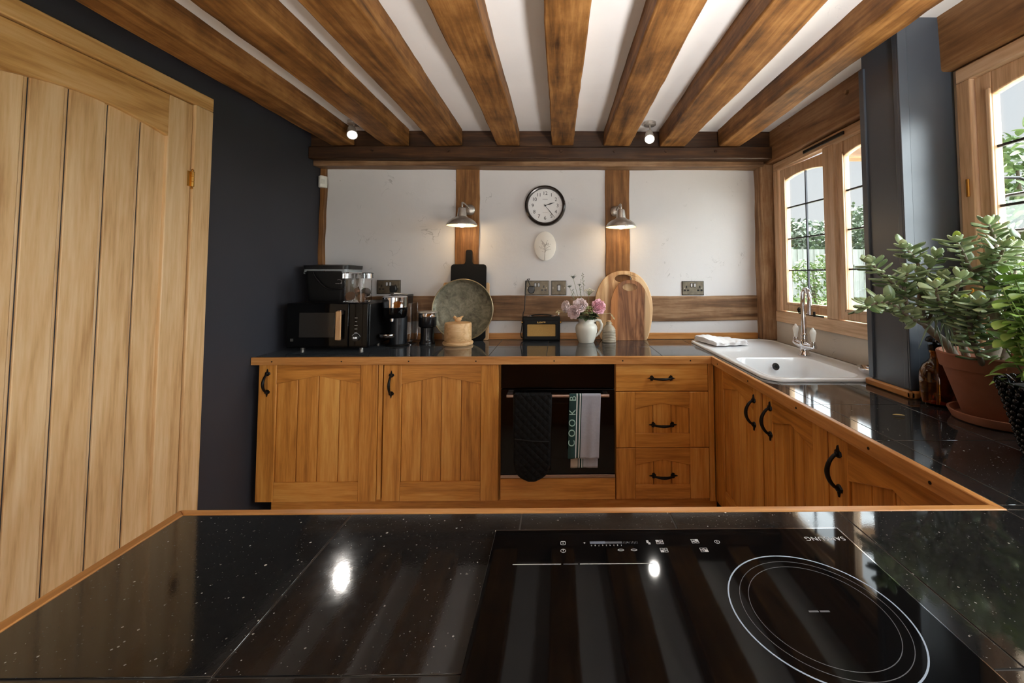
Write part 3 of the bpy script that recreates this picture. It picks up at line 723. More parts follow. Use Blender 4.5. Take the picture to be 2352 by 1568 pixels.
tp_ = thing('mixer_tap', 'chrome swan neck mixer tap with white lever handles at the sink', 'tap', (1.29, 2.22, .907))
bx_, by_ = 1.288, 2.215
m = MB(); m.lathe([(0, .9085), (.027, .9085), (.027, .914), (.022, .920), (.018, .945), (.021, .958), (.023, .972), (.018, .985), (.015, 1.0), (.017, 1.012), (.012, 1.022), (0, 1.024)], (bx_, by_, 0), 24)
m.tube([(bx_ - .005, by_ - .085, .962), (bx_ - .002, by_ - .05, .958), (bx_, by_, .957), (bx_ + .002, by_ + .05, .958), (bx_ + .003, by_ + .085, .962)], [.014, .019, .020, .019, .014], 14)
tb_ = m.build('tap_body', M['chrome'], tp_, 0, 50)
m = MB(); pts = [(bx_, by_, 1.01), (bx_, by_, 1.10), (bx_ - .002, by_, 1.17)]
for i in range(13):
    a = PI * i / 12 * 1.06; pts.append((bx_ - .002 - .014 * (1 - math.cos(a)), by_ - .054 * (1 - math.cos(a)), 1.185 + .066 * math.sin(a)))
pts += [(bx_ - .030, by_ - .106, 1.150), (bx_ - .030, by_ - .105, 1.128)]
m.tube(pts, [.013, .012, .0115] + [.0115] * 13 + [.012, .014], 14); m.build('spout', M['chrome'], tp_, 0, 50)
for s_ in (-1, 1):
    m = MB(); c = (bx_ - .006 * s_ * -1, by_ + s_ * .088, 0)
    m.lathe([(0, .955), (.016, .956), (.018, .966), (.013, .978), (.012, .990), (0, .992)], c, 18); h = m.build('handle_base', M['chrome'], tp_, 0, 50)
    m = MB(); m.lathe([(0, .988), (.0085, .989), (.010, 1.005), (.0155, 1.035), (.0125, 1.047), (.006, 1.052), (.005, 1.058), (0, 1.060)], c, 16); m.build('lever', M['white'], h, 0, 50)

# folded cloth on the far end of the drainer
m = MB(); rows = []
r = random.Random(3)
U, V = 26, 22; O = Vector((.868, 2.690, 0)); ex_ = Vector((.205, .045, 0)); ey_ = Vector((.050, -.235, 0))
def cloth_h(u, v): return .934 + .006 * math.sin(u * 5 + v * 3) + .010 * math.exp(-((u - .25) ** 2 + (v - .2) ** 2) * 9) + .0015 * math.sin(u * 31 + v * 17)
top = [[O + ex_ * (i / U) * (1 + .05 * math.sin(j * .5)) + ey_ * (j / V) + Vector((0, .006 * math.sin(i * .7), cloth_h(i / U, j / V))) for i in range(U + 1)] for j in range(V + 1)]
m.grid(top)
for k in range(3):
    inset = .006 * k; z = .927 - k * .006
    rim = [top[0][i] for i in range(U + 1)] + [top[j][U] for j in range(1, V + 1)] + [top[V][i] for i in range(U - 1, -1, -1)] + [top[j][0] for j in range(V - 1, 0, -1)]
    c0 = sum(rim, Vector()) / len(rim)
    P = [Vector((p.x, p.y, 0)) + (Vector((p.x - c0.x, p.y - c0.y, 0)).normalized() * (.004 if k % 2 == 0 else -.003)) for p in rim]
    m.grid([[Vector((p.x, p.y, min(z + .006, q.z))) for p, q in zip(P, rim)], [Vector((p.x, p.y, z + .0005)) for p in P]], True)
rimt = [Vector((p.x, p.y, p.z)) for p in rim]; m.grid([rimt, [Vector((p.x, p.y, .9155)) for p in rimt]], True)
m.face([m.v((p.x, p.y, .9152)) for p in rimt])
tag(m.build('dish_cloth', plain('white_cotton', (226, 224, 224), .9, var=.05, scale=60, bmp=.3), None, 0, 70), 'white folded dish cloth lying on the drainer end of the sink', 'cloth')
m = MB(); m.lathe([(0, .9128), (.030, .9128), (.046, .922), (.053, .936), (.050, .937), (.042, .926), (.028, .919), (0, .918)], (1.318, 1.775, 0), 28, None, 1.0, 1.2)
tag(m.build('soap_dish', M['chrome'], None, 0, 50), 'small shiny soap dish on the sink edge next to the grey pillar', 'soap dish')

# ------------------------------------------------------------------ items along the back worktop
mw = thing('microwave', 'black microwave with a pale wooden door handle, in the corner', 'microwave', (-1.30, 2.59, ZT))
X0, X1, Y0, Y1, Z0, Z1 = -1.522, -1.068, 2.400, 2.740, .916, 1.168
MB().box(X0, Y0 + .022, Z0, X1, Y1, Z1).build('body', M['black'], mw, .010)
mwd = MB().box(X0, Y0, Z0 + .002, -1.176, Y0 + .024, Z1 - .001).build('door', M['blackg'], mw, .004)
MB().box(X0 + .070, Y0 - .001, 0.976, -1.252, Y0 + .004, 1.115).build('window', M['mwglass'], mwd, .002)
m = MB(); m.box(-1.235, Y0 - .030, .966, -1.206, Y0 - .018, 1.124); hw = m.build('handle', wood('pale_handle_wood', (150, 104, 62), (206, 162, 116), (226, 190, 150), 'Z', 1.4, .45), mwd, .003)
m = MB(); m.box(-1.231, Y0 - .02, 1.104, -1.210, Y0 + .002, 1.130); m.build('handle_mount', M['bronze'], hw, .002)
m = MB(); m.box(-1.231, Y0 - .02, .962, -1.210, Y0 + .002, .978); m.build('handle_mount', M['bronze'], hw, .002)
mp_ = MB().box(-1.174, Y0, Z0 + .002, X1, Y0 + .024, Z1 - .001).build('control_panel', M['blackg'], mw, .004)
for i, w in enumerate((.006, .004, .007, .006, .006)): MB().box(-1.135 - w, Y0 - .0006, 1.084 - i * .0205, -1.132 + w, Y0 + .001, 1.0865 - i * .0205).build('button_mark', M['print'], mp_)
m = MB(); m.cyl((-1.132, Y0, .975), (-1.132, Y0 - .014, .975), .021, .019, 28); kb = m.build('dial', M['black'], mp_, .001)
m = MB(); m.tube([(-1.132 + .024 * math.cos(a), Y0 - .001, .975 + .024 * math.sin(a)) for a in [PI * (.05 + .8 * i / 16) for i in range(17)]], .0009, 6); m.build('dial_arc', M['print'], mp_)
text('clock_lettering', '2:08', .014, T(-1.132, Y0 - .0146, .975) @ FRONT, plain('lit_digits', (240, 240, 240), .4, emit=(1, 1, 1), estr=.6), kb)
m = MB(); m.box(X0 + .024, Y0 - .0008, .955, X0 + .040, Y0 + .001, .970); m.build('badge', plain('grey_badge', (70, 68, 66), .4), mwd)
for x in (X0 + .06, X1 - .06):
    for y in (Y0 + .06, Y1 - .05):
        m = MB(); m.lathe([(0, ZT + .0005), (.011, ZT + .0005), (.013, .917), (0, .917)], (x, y, 0), 14); m.build('foot', M['steel'], mw, 0, 40)

# food caddy with bin liner, standing on the microwave
cd = thing('food_caddy', 'black food waste caddy with a bin liner, standing on the microwave', 'caddy', (-1.402, 2.66, 1.169))
def tub(m, x0, y0, x1, y1, z0, X0_, Y0_, X1_, Y1_, z1, rr=.03, cap=True):
    a = rrect(x0, y0, x1, y1, rr); b = rrect(X0_, Y0_, X1_, Y1_, rr)
    m.grid([[(x, y, z0) for x, y in a], [(x, y, z1) for x, y in b]], True)
    if cap: m.face([m.v((x, y, z0)) for x, y in a]); m.face([m.v((x, y, z1)) for x, y in b])
m = MB(); tub(m, -1.488, 2.505, -1.266, 2.68, 1.1715, -1.505, 2.495, -1.246, 2.70, 1.350, .03); m.build('tub', M['blackm'], cd, 0, 40)
m = MB(); tub(m, -1.512, 2.486, -1.238, 2.708, 1.362, -1.514, 2.484, -1.236, 2.710, 1.386, .035); tub(m, -1.500, 2.50, -1.252, 2.70, 1.386, -1.46, 2.53, -1.29, 2.67, 1.392, .03); m.build('lid', M['black'], cd, .003)
liner_m, nt, b = newmat('thin_plastic_liner'); b.inputs['Base Color'].default_value = (.55, .60, .62, 1); b.inputs['Roughness'].default_value = .25; b.inputs['Transmission Weight'].default_value = .45; b.inputs['Alpha'].default_value = .85
m = MB(); P = rrect(-1.510, 2.489, -1.241, 2.705, .033, 12); rows = []
for k in range(6):
    row = []
    for i, (x, y) in enumerate(P):
        cx_, cy_ = -1.376, 2.60; q = Vector((x - cx_, y - cy_, 0)).normalized(); w = .0035 * math.sin(i * 1.9 + k) + .003 * math.sin(i * .7 + 2)
        drop = .030 + .010 * math.sin(i * .31) + .006 * math.sin(i * 1.1)
        row.append(Vector((x, y, 1.372 - drop * k / 5)) + q * (w * (k / 5) + .001))
    rows.append(row)
m.grid(rows, True); m.build('bin_liner', liner_m, cd, 0, 80)
m = MB(); m.tube([(-1.440, 2.484, 1.345), (-1.425, 2.480, 1.318), (-1.395, 2.482, 1.280), (-1.365, 2.484, 1.254), (-1.350, 2.486, 1.246), (-1.315, 2.488, 1.242), (-1.262, 2.492, 1.246)], .0045, 8); m.build('bail_handle', M['black'], cd, 0, 60)
m = MB()
for q, (a, w) in enumerate(((-.017, .006), (-.009, .004), (-.003, .007), (.007, .005), (.014, .005))):
    for r_ in range(2): m.box(-1.296 + a, 2.4990 + .002 * r_, 1.276 - .014 * r_, -1.296 + a + w - .001 * r_, 2.5010 + .002 * r_, 1.285 - .014 * r_)
m.tube([(-1.292 + .016 * math.cos(a), 2.498, 1.287 + .014 * math.sin(a)) for a in [PI * (.02 + .07 * i) for i in range(11)]], .0009, 6)
m.build('printed_mark', M['print'], cd)

for o in cd.children: o.data.transform(T(-.025, .062, -.002))
# glass jar of coffee capsules on the microwave
jx, jy, jz = -1.162, 2.475, 1.169
jr = thing('glass_jar', 'clear square glass jar with lid, holding coffee capsules, on the microwave', 'jar', (jx, jy, jz))
m = MB(); O1 = rrect(-.062, -.062, .062, .062, .022); I1 = rrect(-.0585, -.0585, .0585, .0585, .020)
g3 = lambda P, z: [(x + jx, y + jy, z) for x, y in P]
m.grid([g3(O1, jz + .002), g3(O1, jz + .136), g3(I1, jz + .136), g3(I1, jz + .007)], True); m.face([m.v(p) for p in g3(O1, jz + .002)]); m.face([m.v(p) for p in g3(I1, jz + .007)])
m.build('jar_body', M['glass'], jr, 0, 35)
m = MB(); O2 = rrect(-.068, -.068, .068, .068, .024); I2 = rrect(-.060, -.060, .060, .060, .02)
m.grid([g3(O2, jz + .138), g3(O2, jz + .166), g3(I2, jz + .172)], True); m.face([m.v(p) for p in g3(I2, jz + .172)]); m.face([m.v(p) for p in g3(O2, jz + .138)])
m.build('jar_lid', M['glass'], jr, 0, 35)
CP = [((-.026, -.030, .024), (1.1, .2, 0), (96, 60, 40)), ((.030, -.022, .022), (1.9, -.4, .6), (150, 110, 80)), ((-.004, .024, .022), (.4, .9, 1), (60, 40, 32)), ((.004, -.018, .055), (1.3, .5, 2), (90, 56, 40)), ((.034, .020, .044), (1.0, -.8, 1), (54, 38, 30))]
CL = ['brown coffee capsule lowest at the left inside the jar', 'light brown coffee capsule lowest at the right front inside the jar', 'dark coffee capsule at the back of the jar bottom', 'brown coffee capsule lying on top of the others in the jar', 'dark coffee capsule high on the right side of the jar']
for (p, rot, col), lb in zip(CP, CL):
    m = MB(); m.lathe([(0, -.014), (.016, -.012), (.021, -.004), (.024, .010), (.027, .011), (.027, .0125), (0, .0125)], (0, 0, 0), 22)
    m.xf(T(jx + p[0], jy + p[1], jz + .0085 + p[2]) @ Rz(rot[2]) @ Ry(rot[1]) @ Rx(rot[0]))
    tag(m.build('coffee_capsule', plain('capsule_foil', col, .25, .8), None, 0, 40), lb, 'coffee capsule', 'coffee capsules in the glass jar')

# coffee machine
cm = thing('coffee_machine', 'black and chrome capsule coffee machine to the right of the microwave', 'coffee machine', (-.97, 2.66, ZT))
m = MB(); m.prism(rrect(-1.034, 2.62, -.945, 2.79, .02), 'Z', ZT + .0008, 1.185); m.build('body', M['black'], cm, .004)
m = MB(); m.lathe([(0, ZT + .0008), (.066, ZT + .0008), (.068, .906), (.060, .911), (0, .911)], (-.972, 2.598, 0), 36); m.build('base_plate', M['black'], cm, 0, 40)
m = MB(); m.lathe([(.050, .909), (.050, 1.075), (0, 1.075), ][::1], (-.972, 2.605, 0), 36); m.build('column', plain('satin_black', (34, 36, 40), .3, .4), cm, 0, 40)
m = MB(); m.lathe([(0, 1.066), (.062, 1.068), (.071, 1.080), (.0725, 1.130), (.0725, 1.132), (0, 1.132)], (-.988, 2.585, 0), 40); hd = m.build('brew_head', M['blackg'], cm, 0, 40)
m = MB(); m.lathe([(.0725, 1.132), (.073, 1.134), (.073, 1.186), (.073, 1.192), (.066, 1.198), (0, 1.203)], (-.988, 2.585, 0), 48); m.build('chrome_band', M['chrome'], hd, 0, 40)
m = MB(); m.lathe([(0, 1.050), (.010, 1.050), (.012, 1.068), (0, 1.070)], (-.990, 2.545, 0), 14); m.build('nozzle', M['chrome'], hd, 0, 40)
m = MB(); m.prism(rrect(-1.040, 2.60, -.942, 2.79, .02), 'Z', 1.186, 1.202); m.build('top_cover', M['black'], cm, .003)
m = MB(); m.lathe([(0, .957), (.044, .957), (.048, .962), (.048, .976), (.046, .978), (.043, .974), (0, .972)], (-1.014, 2.545, 0), 32); ct = m.build('cup_stand', M['chrome'], cm, 0, 40)
m = MB(); m.prism(rrect(-.944, 2.66, -.914, 2.79, .012), 'Z', .912, 1.150); m.build('water_tank', M['glass'], cm, .002)
m = MB(); m.tube([(-1.035, 2.67, 1.203), (-1.02, 2.60, 1.212), (-.985, 2.56, 1.216), (-.96, 2.60, 1.212), (-.950, 2.68, 1.203)], .005, 8); m.build('lid_lever', M['steel'], hd, 0, 60)

# milk frother
mf = thing('milk_frother', 'black milk frother with a chrome rim, right of the coffee machine', 'milk frother', (-.812, 2.658, ZT))
m = MB(); m.lathe([(0, ZT + .0006), (.047, ZT + .0006), (.048, .910), (.043, .918), (.041, .930), (.041, 1.000), (.052, 1.008), (.054, 1.012), (.055, 1.066), (0, 1.066)], (-.812, 2.658, 0), 36); m.build('body', plain('satin_black_jug', (24, 24, 27), .22, .2), mf, 0, 40)
m = MB(); m.lathe([(.055, 1.066), (.0558, 1.068), (.0558, 1.090), (.054, 1.090), (.054, 1.068)], (-.812, 2.658, 0), 36); m.build('chrome_rim', M['chrome'], mf, 0, 40)
m = MB(); m.lathe([(0, 1.090), (.058, 1.090), (.060, 1.094), (.058, 1.099), (.030, 1.103), (0, 1.104)], (-.812, 2.658, 0), 36); m.build('lid', M['steel'], mf, 0, 40)

# butter dish on plate with bird knob
bd = thing('butter_dish', 'round pale wooden butter dish with a bird shaped knob, on a wooden plate', 'butter dish', (-.625, 2.68, ZT))
pw = wood('pale_turned_wood', (186, 138, 88), (222, 180, 130), (236, 204, 160), 'X', 1.2, .5, cath=.7)
bx0, by0 = -.615, 2.628
m = MB(); m.lathe([(0, ZT + .0006), (.088, ZT + .0006), (.092, .906), (.093, .914), (.090, .919), (.084, .920), (.080, .924), (0, .924)], (bx0, by0, 0), 48); m.build('plate', pw, bd, 0, 40)
m = MB(); m.lathe([(0, .925), (.080, .925), (.0825, .929), (.0815, 1.026), (.078, 1.033), (.030, 1.036), (0, 1.037)], (bx0, by0, 0), 48); lid = m.build('cover', pw, bd, 0, 40)
m = MB(); m.ball((bx0 + .004, by0 - .02, 1.054), .022, .014, .0145, Ry(-.25), 18, 12); m.tube([(bx0 + .012, by0 - .02, 1.058), (bx0 + .024, by0 - .02, 1.068), (bx0 + .036, by0 - .02, 1.075)], [.010, .006, .002], 10)
m.tube([(bx0 - .010, by0 - .02, 1.060), (bx0 - .020, by0 - .02, 1.070), (bx0 - .028, by0 - .02, 1.066)], [.010, .009, .001], 10); m.build('bird_knob', pw, lid, 0, 60)

# boards and tray leaning on the wall
def lean(angle, x, y, z=ZT + .0012): return T(x, y, z) @ Rx(-angle)      # local: x across, z up the board, y = thickness
pine = wood('pale_board_wood', (150, 108, 66), (206, 164, 118), (226, 190, 148), 'Z', 1.2, .5)
m = MB(); m.prism(rrect(-.152, 0, .152, .375, .012), 'Y', 0, .012); m.xf(lean(.045, -.604, 2.783)); tag(m.build('chopping_board', pine, None, .003), 'pale wooden board mostly hidden behind the round metal tray and the black board', 'chopping board', 'chopping boards leaning on the back wall')
m = MB(); P = [(-.117, .02), (-.10, 0), (.10, 0), (.117, .02), (.117, .478), (.112, .490), (.100, .496), (.034, .497), (.026, .503), (.022, .515), (.021, .580), (.018, .588), (.010, .592), (-.010, .592), (-.018, .588), (-.021, .580), (-.022, .515), (-.026, .503), (-.034, .497), (-.100, .496), (-.112, .490), (-.117, .478)]
m.prism(P, 'Y', 0, .010); m.xf(lean(.045, -.588, 2.766)); tag(m.build('chopping_board', plain('black_board', (16, 15, 14), .65, spec=.2, var=.1, scale=8), None, .003), 'black paddle board with a handle, standing behind the round metal tray', 'chopping board', 'chopping boards leaning on the back wall')

def old_tray():
    m_, nt, b = newmat('tarnished_tin'); v = coords(nt, vary=False)
    f = noise(nt, v, 16, 8, .72, 1.2); f2 = noise(nt, v, 60, 6, .7)
    f = math_(nt, 'ADD', math_(nt, 'MULTIPLY', f, .7), math_(nt, 'MULTIPLY', f2, .3))
    nt.links.new(ramp(nt, f, [(.30, s2l((58, 54, 44))), (.48, s2l((116, 114, 98))), (.62, s2l((146, 144, 126))), (.78, s2l((190, 188, 172)))]), b.inputs['Base Color'])
    b.inputs['Metallic'].default_value = .45; b.inputs['Roughness'].default_value = .5; return m_
tr = thing('round_tray', 'round tarnished metal tray leaning on the wall behind the butter dish', 'tray', (-.615, 2.70, ZT + .0012))
tin = old_tray(); rim_m = plain('worn_brass_rim', (170, 156, 124), .35, .8, var=.15, scale=30)
tm = T(0, .062, .201) @ Rx(PI / 2 - .05)
m = MB(); m.lathe([(0, 0), (.172, 0), (.177, .004), (.193, .018), (.1945, .019), (.194, .016), (.179, -.002), (.174, -.004), (0, -.004)], (0, 0, 0), 72); m.xf(tm); m.build('tray_plate', tin, tr, 0, 40, True)
m = MB(); P = [(.1955 * math.cos(2 * PI * i / 72), .1955 * math.sin(2 * PI * i / 72), .019) for i in range(73)]; m.tube(P, .0038, 8, False); m.xf(tm); m.build('rolled_rim', rim_m, tr, 0, 60, True)

# radio
rd = thing('radio', 'small black table radio with a gold speaker cloth, on the back worktop', 'radio', (-.108, 2.77, ZT))
rx0, rx1, ry0, ry1, rz0, rz1 = -.229, .014, 2.752, 2.812, ZT + .0008, 1.056
ry1 = 2.806
MB().box(rx0, ry0, rz0, rx1, ry1, rz1).build('case', M['blackm'], rd, .007)
m = MB(); m.ring_prism([(rx0 + .012, rz0 + .010), (rx1 - .012, rz0 + .010), (rx1 - .012, rz1 - .022), (rx0 + .012, rz1 - .022)], [(-.198, .931), (-.016, .931), (-.016, 1.007), (-.198, 1.007)], 'Y', ry0 - .006, ry0 + .004); m.build('front_frame', M['blackm'], rd, .003)
MB().box(-.199, ry0 - .002, .930, -.015, ry0 + .003, 1.008).build('speaker_cloth', plain('gold_speaker_cloth', (186, 146, 80), .7, var=.12, scale=260, bmp=.3), rd)
text('badge_lettering', 'Roberts', .017, T(-.108, ry0 - .0064, 1.021) @ FRONT @ Rz(.10), M['gold'], rd)
for x in (-.187, -.030):
    m = MB(); m.box(x - .013, ry0 + .014, rz1 - .001, x + .013, ry0 + .034, rz1 + .006); m.build('strap_button', M['chrome'], rd, .002)
m = MB(); m.tube([(-.187, ry0 + .024, rz1 + .004), (-.15, ry0 + .024, rz1 + .010), (-.108, ry0 + .024, rz1 + .012), (-.066, ry0 + .024, rz1 + .010), (-.030, ry0 + .024, rz1 + .004)], .004, 8); m.build('carry_strap', M['blackm'], rd, 0, 60)
for s_, x in ((-1, rx0), (1, rx1)):
    m = MB(); m.cyl((x, ry0 + .02, 1.018), (x + s_ * .008, ry0 + .02, 1.018), .007, seg=12); m.build('side_stud', M['brass'], rd, 0, 40)
m = MB(); m.tube([(.006, ry0 + .04, 1.056), (.006, ry0 + .04, 1.080), (-.001, ry0 + .04, 1.086)], .0025, 6); m.build('aerial', M['chrome'], rd, 0, 60)

# sockets and switch
def faceplate(name, x0, x1, z0, z1, label, cat, group=None, kind='double'):
    cx_, cz_ = (x0 + x1) / 2, (z0 + z1) / 2; y = 2.829
    t = thing(name, label, cat, (cx_, y, z0), 0, group)
    MB().box(x0, y - .007, z0, x1, y - .0005, z1).build('face_plate', M['plate'], t, .002)
    m = MB(); m.box(x0 - .003, y - .003, z0 - .003, x1 + .003, y - .0004, z1 + .003); m.build('back_gasket', M['black'], t)
    if kind == 'double':
        for s_ in (-1, 1):
            m = MB(); m.box(cx_ + s_ * .011 - .008, y - .0085, cz_ + .006, cx_ + s_ * .011 + .008, y - .006, cz_ + .034); b_ = m.build('rocker_surround', M['black'], t, .001)
            m = MB(); m.box(cx_ + s_ * .011 - .0055, y - .011, cz_ + .009, cx_ + s_ * .011 + .0055, y - .008, cz_ + .031); m.build('rocker', M['print'], b_, .002)
            px_ = cx_ + s_ * .045
            for dx, dz, w, h in ((0, .008, .004, .008), (-.011, -.014, .007, .005), (.011, -.014, .007, .005)):
                m = MB(); m.box(px_ + dx - w, y - .0078, cz_ + dz - h, px_ + dx + w, y - .0066, cz_ + dz + h); m.build('pin_hole', M['black'], t)
    else:
        m = MB(); m.box(cx_ - .012, y - .009, cz_ - .022, cx_ + .012, y - .006, cz_ + .022); b_ = m.build('rocker_surround', M['black'], t, .001)
        m = MB(); m.box(cx_ - .008, y - .012, cz_ - .017, cx_ + .008, y - .008, cz_ + .017); m.build('rocker', M['print'], b_, .003)
    for s_ in (-1, 1):
        m = MB(); m.cyl((cx_ + s_ * (x1 - x0) * .41, y - .0085, cz_), (cx_ + s_ * (x1 - x0) * .41, y - .006, cz_), .003, seg=10); m.build('screw', M['steel'], t)
    return t
SG = 'metal wall sockets'
faceplate('wall_socket', -1.200, -1.049, 1.203, 1.290, 'double metal wall socket above the coffee machine, darkest of the sockets', 'socket', SG)
faceplate('wall_socket', -.216, -.063, 1.194, 1.285, 'double metal wall socket with the radio plug in it', 'socket', SG)
faceplate('wall_switch', -.041, .053, 1.194, 1.285, 'single metal wall switch above the radio, beside the plugged socket', 'switch', None, 'single')
faceplate('wall_socket', .833, .974, 1.193, 1.281, 'double metal wall socket with empty pin holes, nearest the sink', 'socket', SG)
def plug(x, z, label):
    t = thing('plug', label, 'plug', (x, 2.80, z))
    m = MB(); P = [(-.019, .014), (-.014, .020), (.014, .020), (.019, .014), (.022, -.008), (.016, -.024), (0, -.030), (-.016, -.024), (-.022, -.008)]
    m.prism([(x + a, z + b_) for a, b_ in P], 'Y', 2.790, 2.8205); m.build('plug_body', M['black'], t, .004); return t
plug(-1.085, 1.238, 'black plug in the socket above the coffee machine')
pg = plug(-.176, 1.232, 'black plug of the radio in the socket above it')
m = MB(); m.tube([(-.182, 2.797, 1.252), (-.196, 2.794, 1.285), (-.186, 2.79, 1.302), (-.200, 2.79, 1.298), (-.213, 2.80, 1.270), (-.216, 2.80, 1.225), (-.216, 2.79, 1.18), (-.218, 2.785, 1.10), (-.228, 2.782, 1.075), (-.232, 2.790, 1.03), (-.238, 2.796, .98), (-.244, 2.793, .94), (-.240, 2.79, .918), (-.233, 2.80, .915)], .0028, 8)
m.build('power_cord', M['black'], pg, 0, 60)

# jug
jg = thing('jug', 'cream pottery jug holding pink flowers, on the back worktop', 'jug', (.180, 2.700, ZT))
pot_m = plain('cream_glaze', (216, 212, 200), .28, var=.03)
cx_, cy_ = .180, 2.700
m = MB(); m.lathe([(0, ZT + .0006), (.047, ZT + .0006), (.050, .906), (.060, .935), (.069, .972), (.070, .993), (.064, 1.010), (.051, 1.020), (.047, 1.028), (.050, 1.040), (.052, 1.046), (.049, 1.046), (.044, 1.030), (.046, 1.022), (.060, 1.006), (.060, .97), (.040, .92), (0, .912)], (cx_, cy_, 0), 40); m.build('jug_body', pot_m, jg, 0, 50)
m = MB(); m.tube([(cx_ + .046, cy_, 1.030), (cx_ + .066, cy_, 1.043), (cx_ + .088, cy_, 1.036), (cx_ + .099, cy_, 1.010), (cx_ + .095, cy_, .980), (cx_ + .079, cy_, .955), (cx_ + .060, cy_, .938)], [.009, .0095, .009, .0085, .0085, .008, .007], 12); m.build('handle', pot_m, jg, 0, 60)

# pottery bottle
pb_ = thing('pottery_bottle', 'small ribbed grey pottery bottle with a pale cork, next to the boards', 'bottle', (.325, 2.705, ZT))
m = MB(); prof = [(0, ZT + .0006), (.042, ZT + .0006), (.044, .905)]
for i in range(7): z = .910 + i * .0095; prof += [(.0445 - i * .0004, z), (.0425 - i * .0004, z + .003), (.0425 - i * .0004, z + .006), (.0445 - i * .0004, z + .009)]
prof += [(.038, .985), (.028, 1.000), (.018, 1.010), (.0155, 1.016), (.017, 1.024), (.0165, 1.026), (0, 1.026)]
m.lathe(prof, (.325, 2.705, 0), 32); m.build('bottle_body', plain('grey_stoneware', (156, 146, 128), .45, var=.18, scale=30, bmp=.2), pb_, 0, 50)
m = MB(); m.lathe([(0, 1.024), (.0105, 1.024), (.0125, 1.036), (0, 1.037)], (.325, 2.705, 0), 16); m.build('cork', plain('cork', (204, 172, 130), .8), pb_, 0, 40)
m = MB(); m.tube([(0.325 + .0165 * math.cos(a), 2.705 + .0165 * math.sin(a), 1.017) for a in [2 * PI * i / 20 for i in range(21)]], .0025, 6, False); m.tube([(.337, 2.691, 1.016), (.346, 2.689, 1.020)], .002, 6); m.build('neck_string', plain('string', (206, 188, 150), .9), pb_, 0, 60)

# two oval boards
def live_wood(name, cols, sapwood, rot=0.0):
    m_, nt, b = newmat(name); v = coords(nt, (1, 1, .12), False)
    low = noise(nt, v, 9, 4, .55, .8); fib = noise(nt, v, 80, 4, .6)
    rg = math_(nt, 'PINGPONG', math_(nt, 'MULTIPLY', low, 9.0), 1.0)
    f = math_(nt, 'ADD', math_(nt, 'MULTIPLY', rg, .55), math_(nt, 'MULTIPLY', fib, .4))
    col = ramp(nt, f, [(.15, s2l(cols[0])), (.5, s2l(cols[1])), (.85, s2l(cols[2]))])
    tc = N(nt, 'TexCoord'); sx = N(nt, 'SeparateXYZ'); nt.links.new(tc.outputs['Object'], sx.inputs[0])
    w = math_(nt, 'ADD', sx.outputs['X'], math_(nt, 'MULTIPLY', math_(nt, 'SUBTRACT', noise(nt, v, 4, 3), .5), .10))
    for x, width, c in sapwood:
        d_ = math_(nt, 'ABSOLUTE', math_(nt, 'SUBTRACT', w, x)); fa = ramp(nt, d_, [(width * .8, (1, 1, 1, 1)), (width * 1.15 + .004, (0, 0, 0, 1))])
        col = mixc(nt, math_(nt, 'MULTIPLY', fa, .85), col, mixc(nt, .25, s2l(c), col))
    vo = N(nt, 'TexVoronoi'); vo.inputs['Scale'].default_value = 7; nt.links.new(coords(nt, (1, 1, .5), False), vo.inputs['Vector'])
    kf = ramp(nt, vo.outputs['Distance'], [(.03, (.8, .8, .8, 1)), (.16, (0, 0, 0, 1))]); col = mixc(nt, kf, col, s2l((58, 30, 14)))
    nt.links.new(col, b.inputs['Base Color']); b.inputs['Roughness'].default_value = .45; bump(nt, b, fib, .1, .001); return m_
def oval_board(name, w, h, hole, mat, lm, label, th=.014, flat=.8):
    n = 80; P = []
    for i in range(n):
        t = 2 * PI * i / n - PI / 2; c, s_ = math.cos(t), math.sin(t)
        x = w / 2 * math.copysign(abs(c) ** .86, c); z = (h * .45) + (h * .55 * abs(s_) ** .95 if s_ > 0 else -h * .45 * min(1, abs(s_) * 1.30) ** .9)
        if s_ < 0: x = w / 2 * math.copysign(abs(c) ** (.40), c) * (1 - .08 * abs(s_))
        P.append((x, max(0, z)))
    # spread the base
    H = [(hole[0] + hole[2] * math.cos(2 * PI * i / n - PI / 2), hole[1] + hole[3] * math.sin(2 * PI * i / n - PI / 2)) for i in range(n)]
    m = MB(); m.ring_prism(P, H, 'Y', 0, th); m.xf(lm)
    return tag(m.build(name, mat, None, .004), label, 'chopping board', 'chopping boards leaning on the back wall')
oval_board('chopping_board', .385, .452, (.0, .400, .056, .026), live_wood('pale_olive_board', ((176, 130, 84), (216, 178, 130), (230, 200, 156)), ((.14, .06, (232, 200, 158)), (-.10, .012, (150, 100, 58)))), lean(.035, .433, 2.786), 'large oval pale wooden board with a dark oval hole, behind the small brown board')
oval_board('chopping_board', .262, .392, (.0, .345, .047, .025), live_wood('brown_walnut_board', ((96, 56, 30), (148, 98, 62), (186, 134, 92)), ((.118, .022, (222, 188, 142)), (-.11, .02, (190, 120, 56)))), lean(.045, .472, 2.760), 'small brown oval board with knots and a pale oval hole, leaning in front')

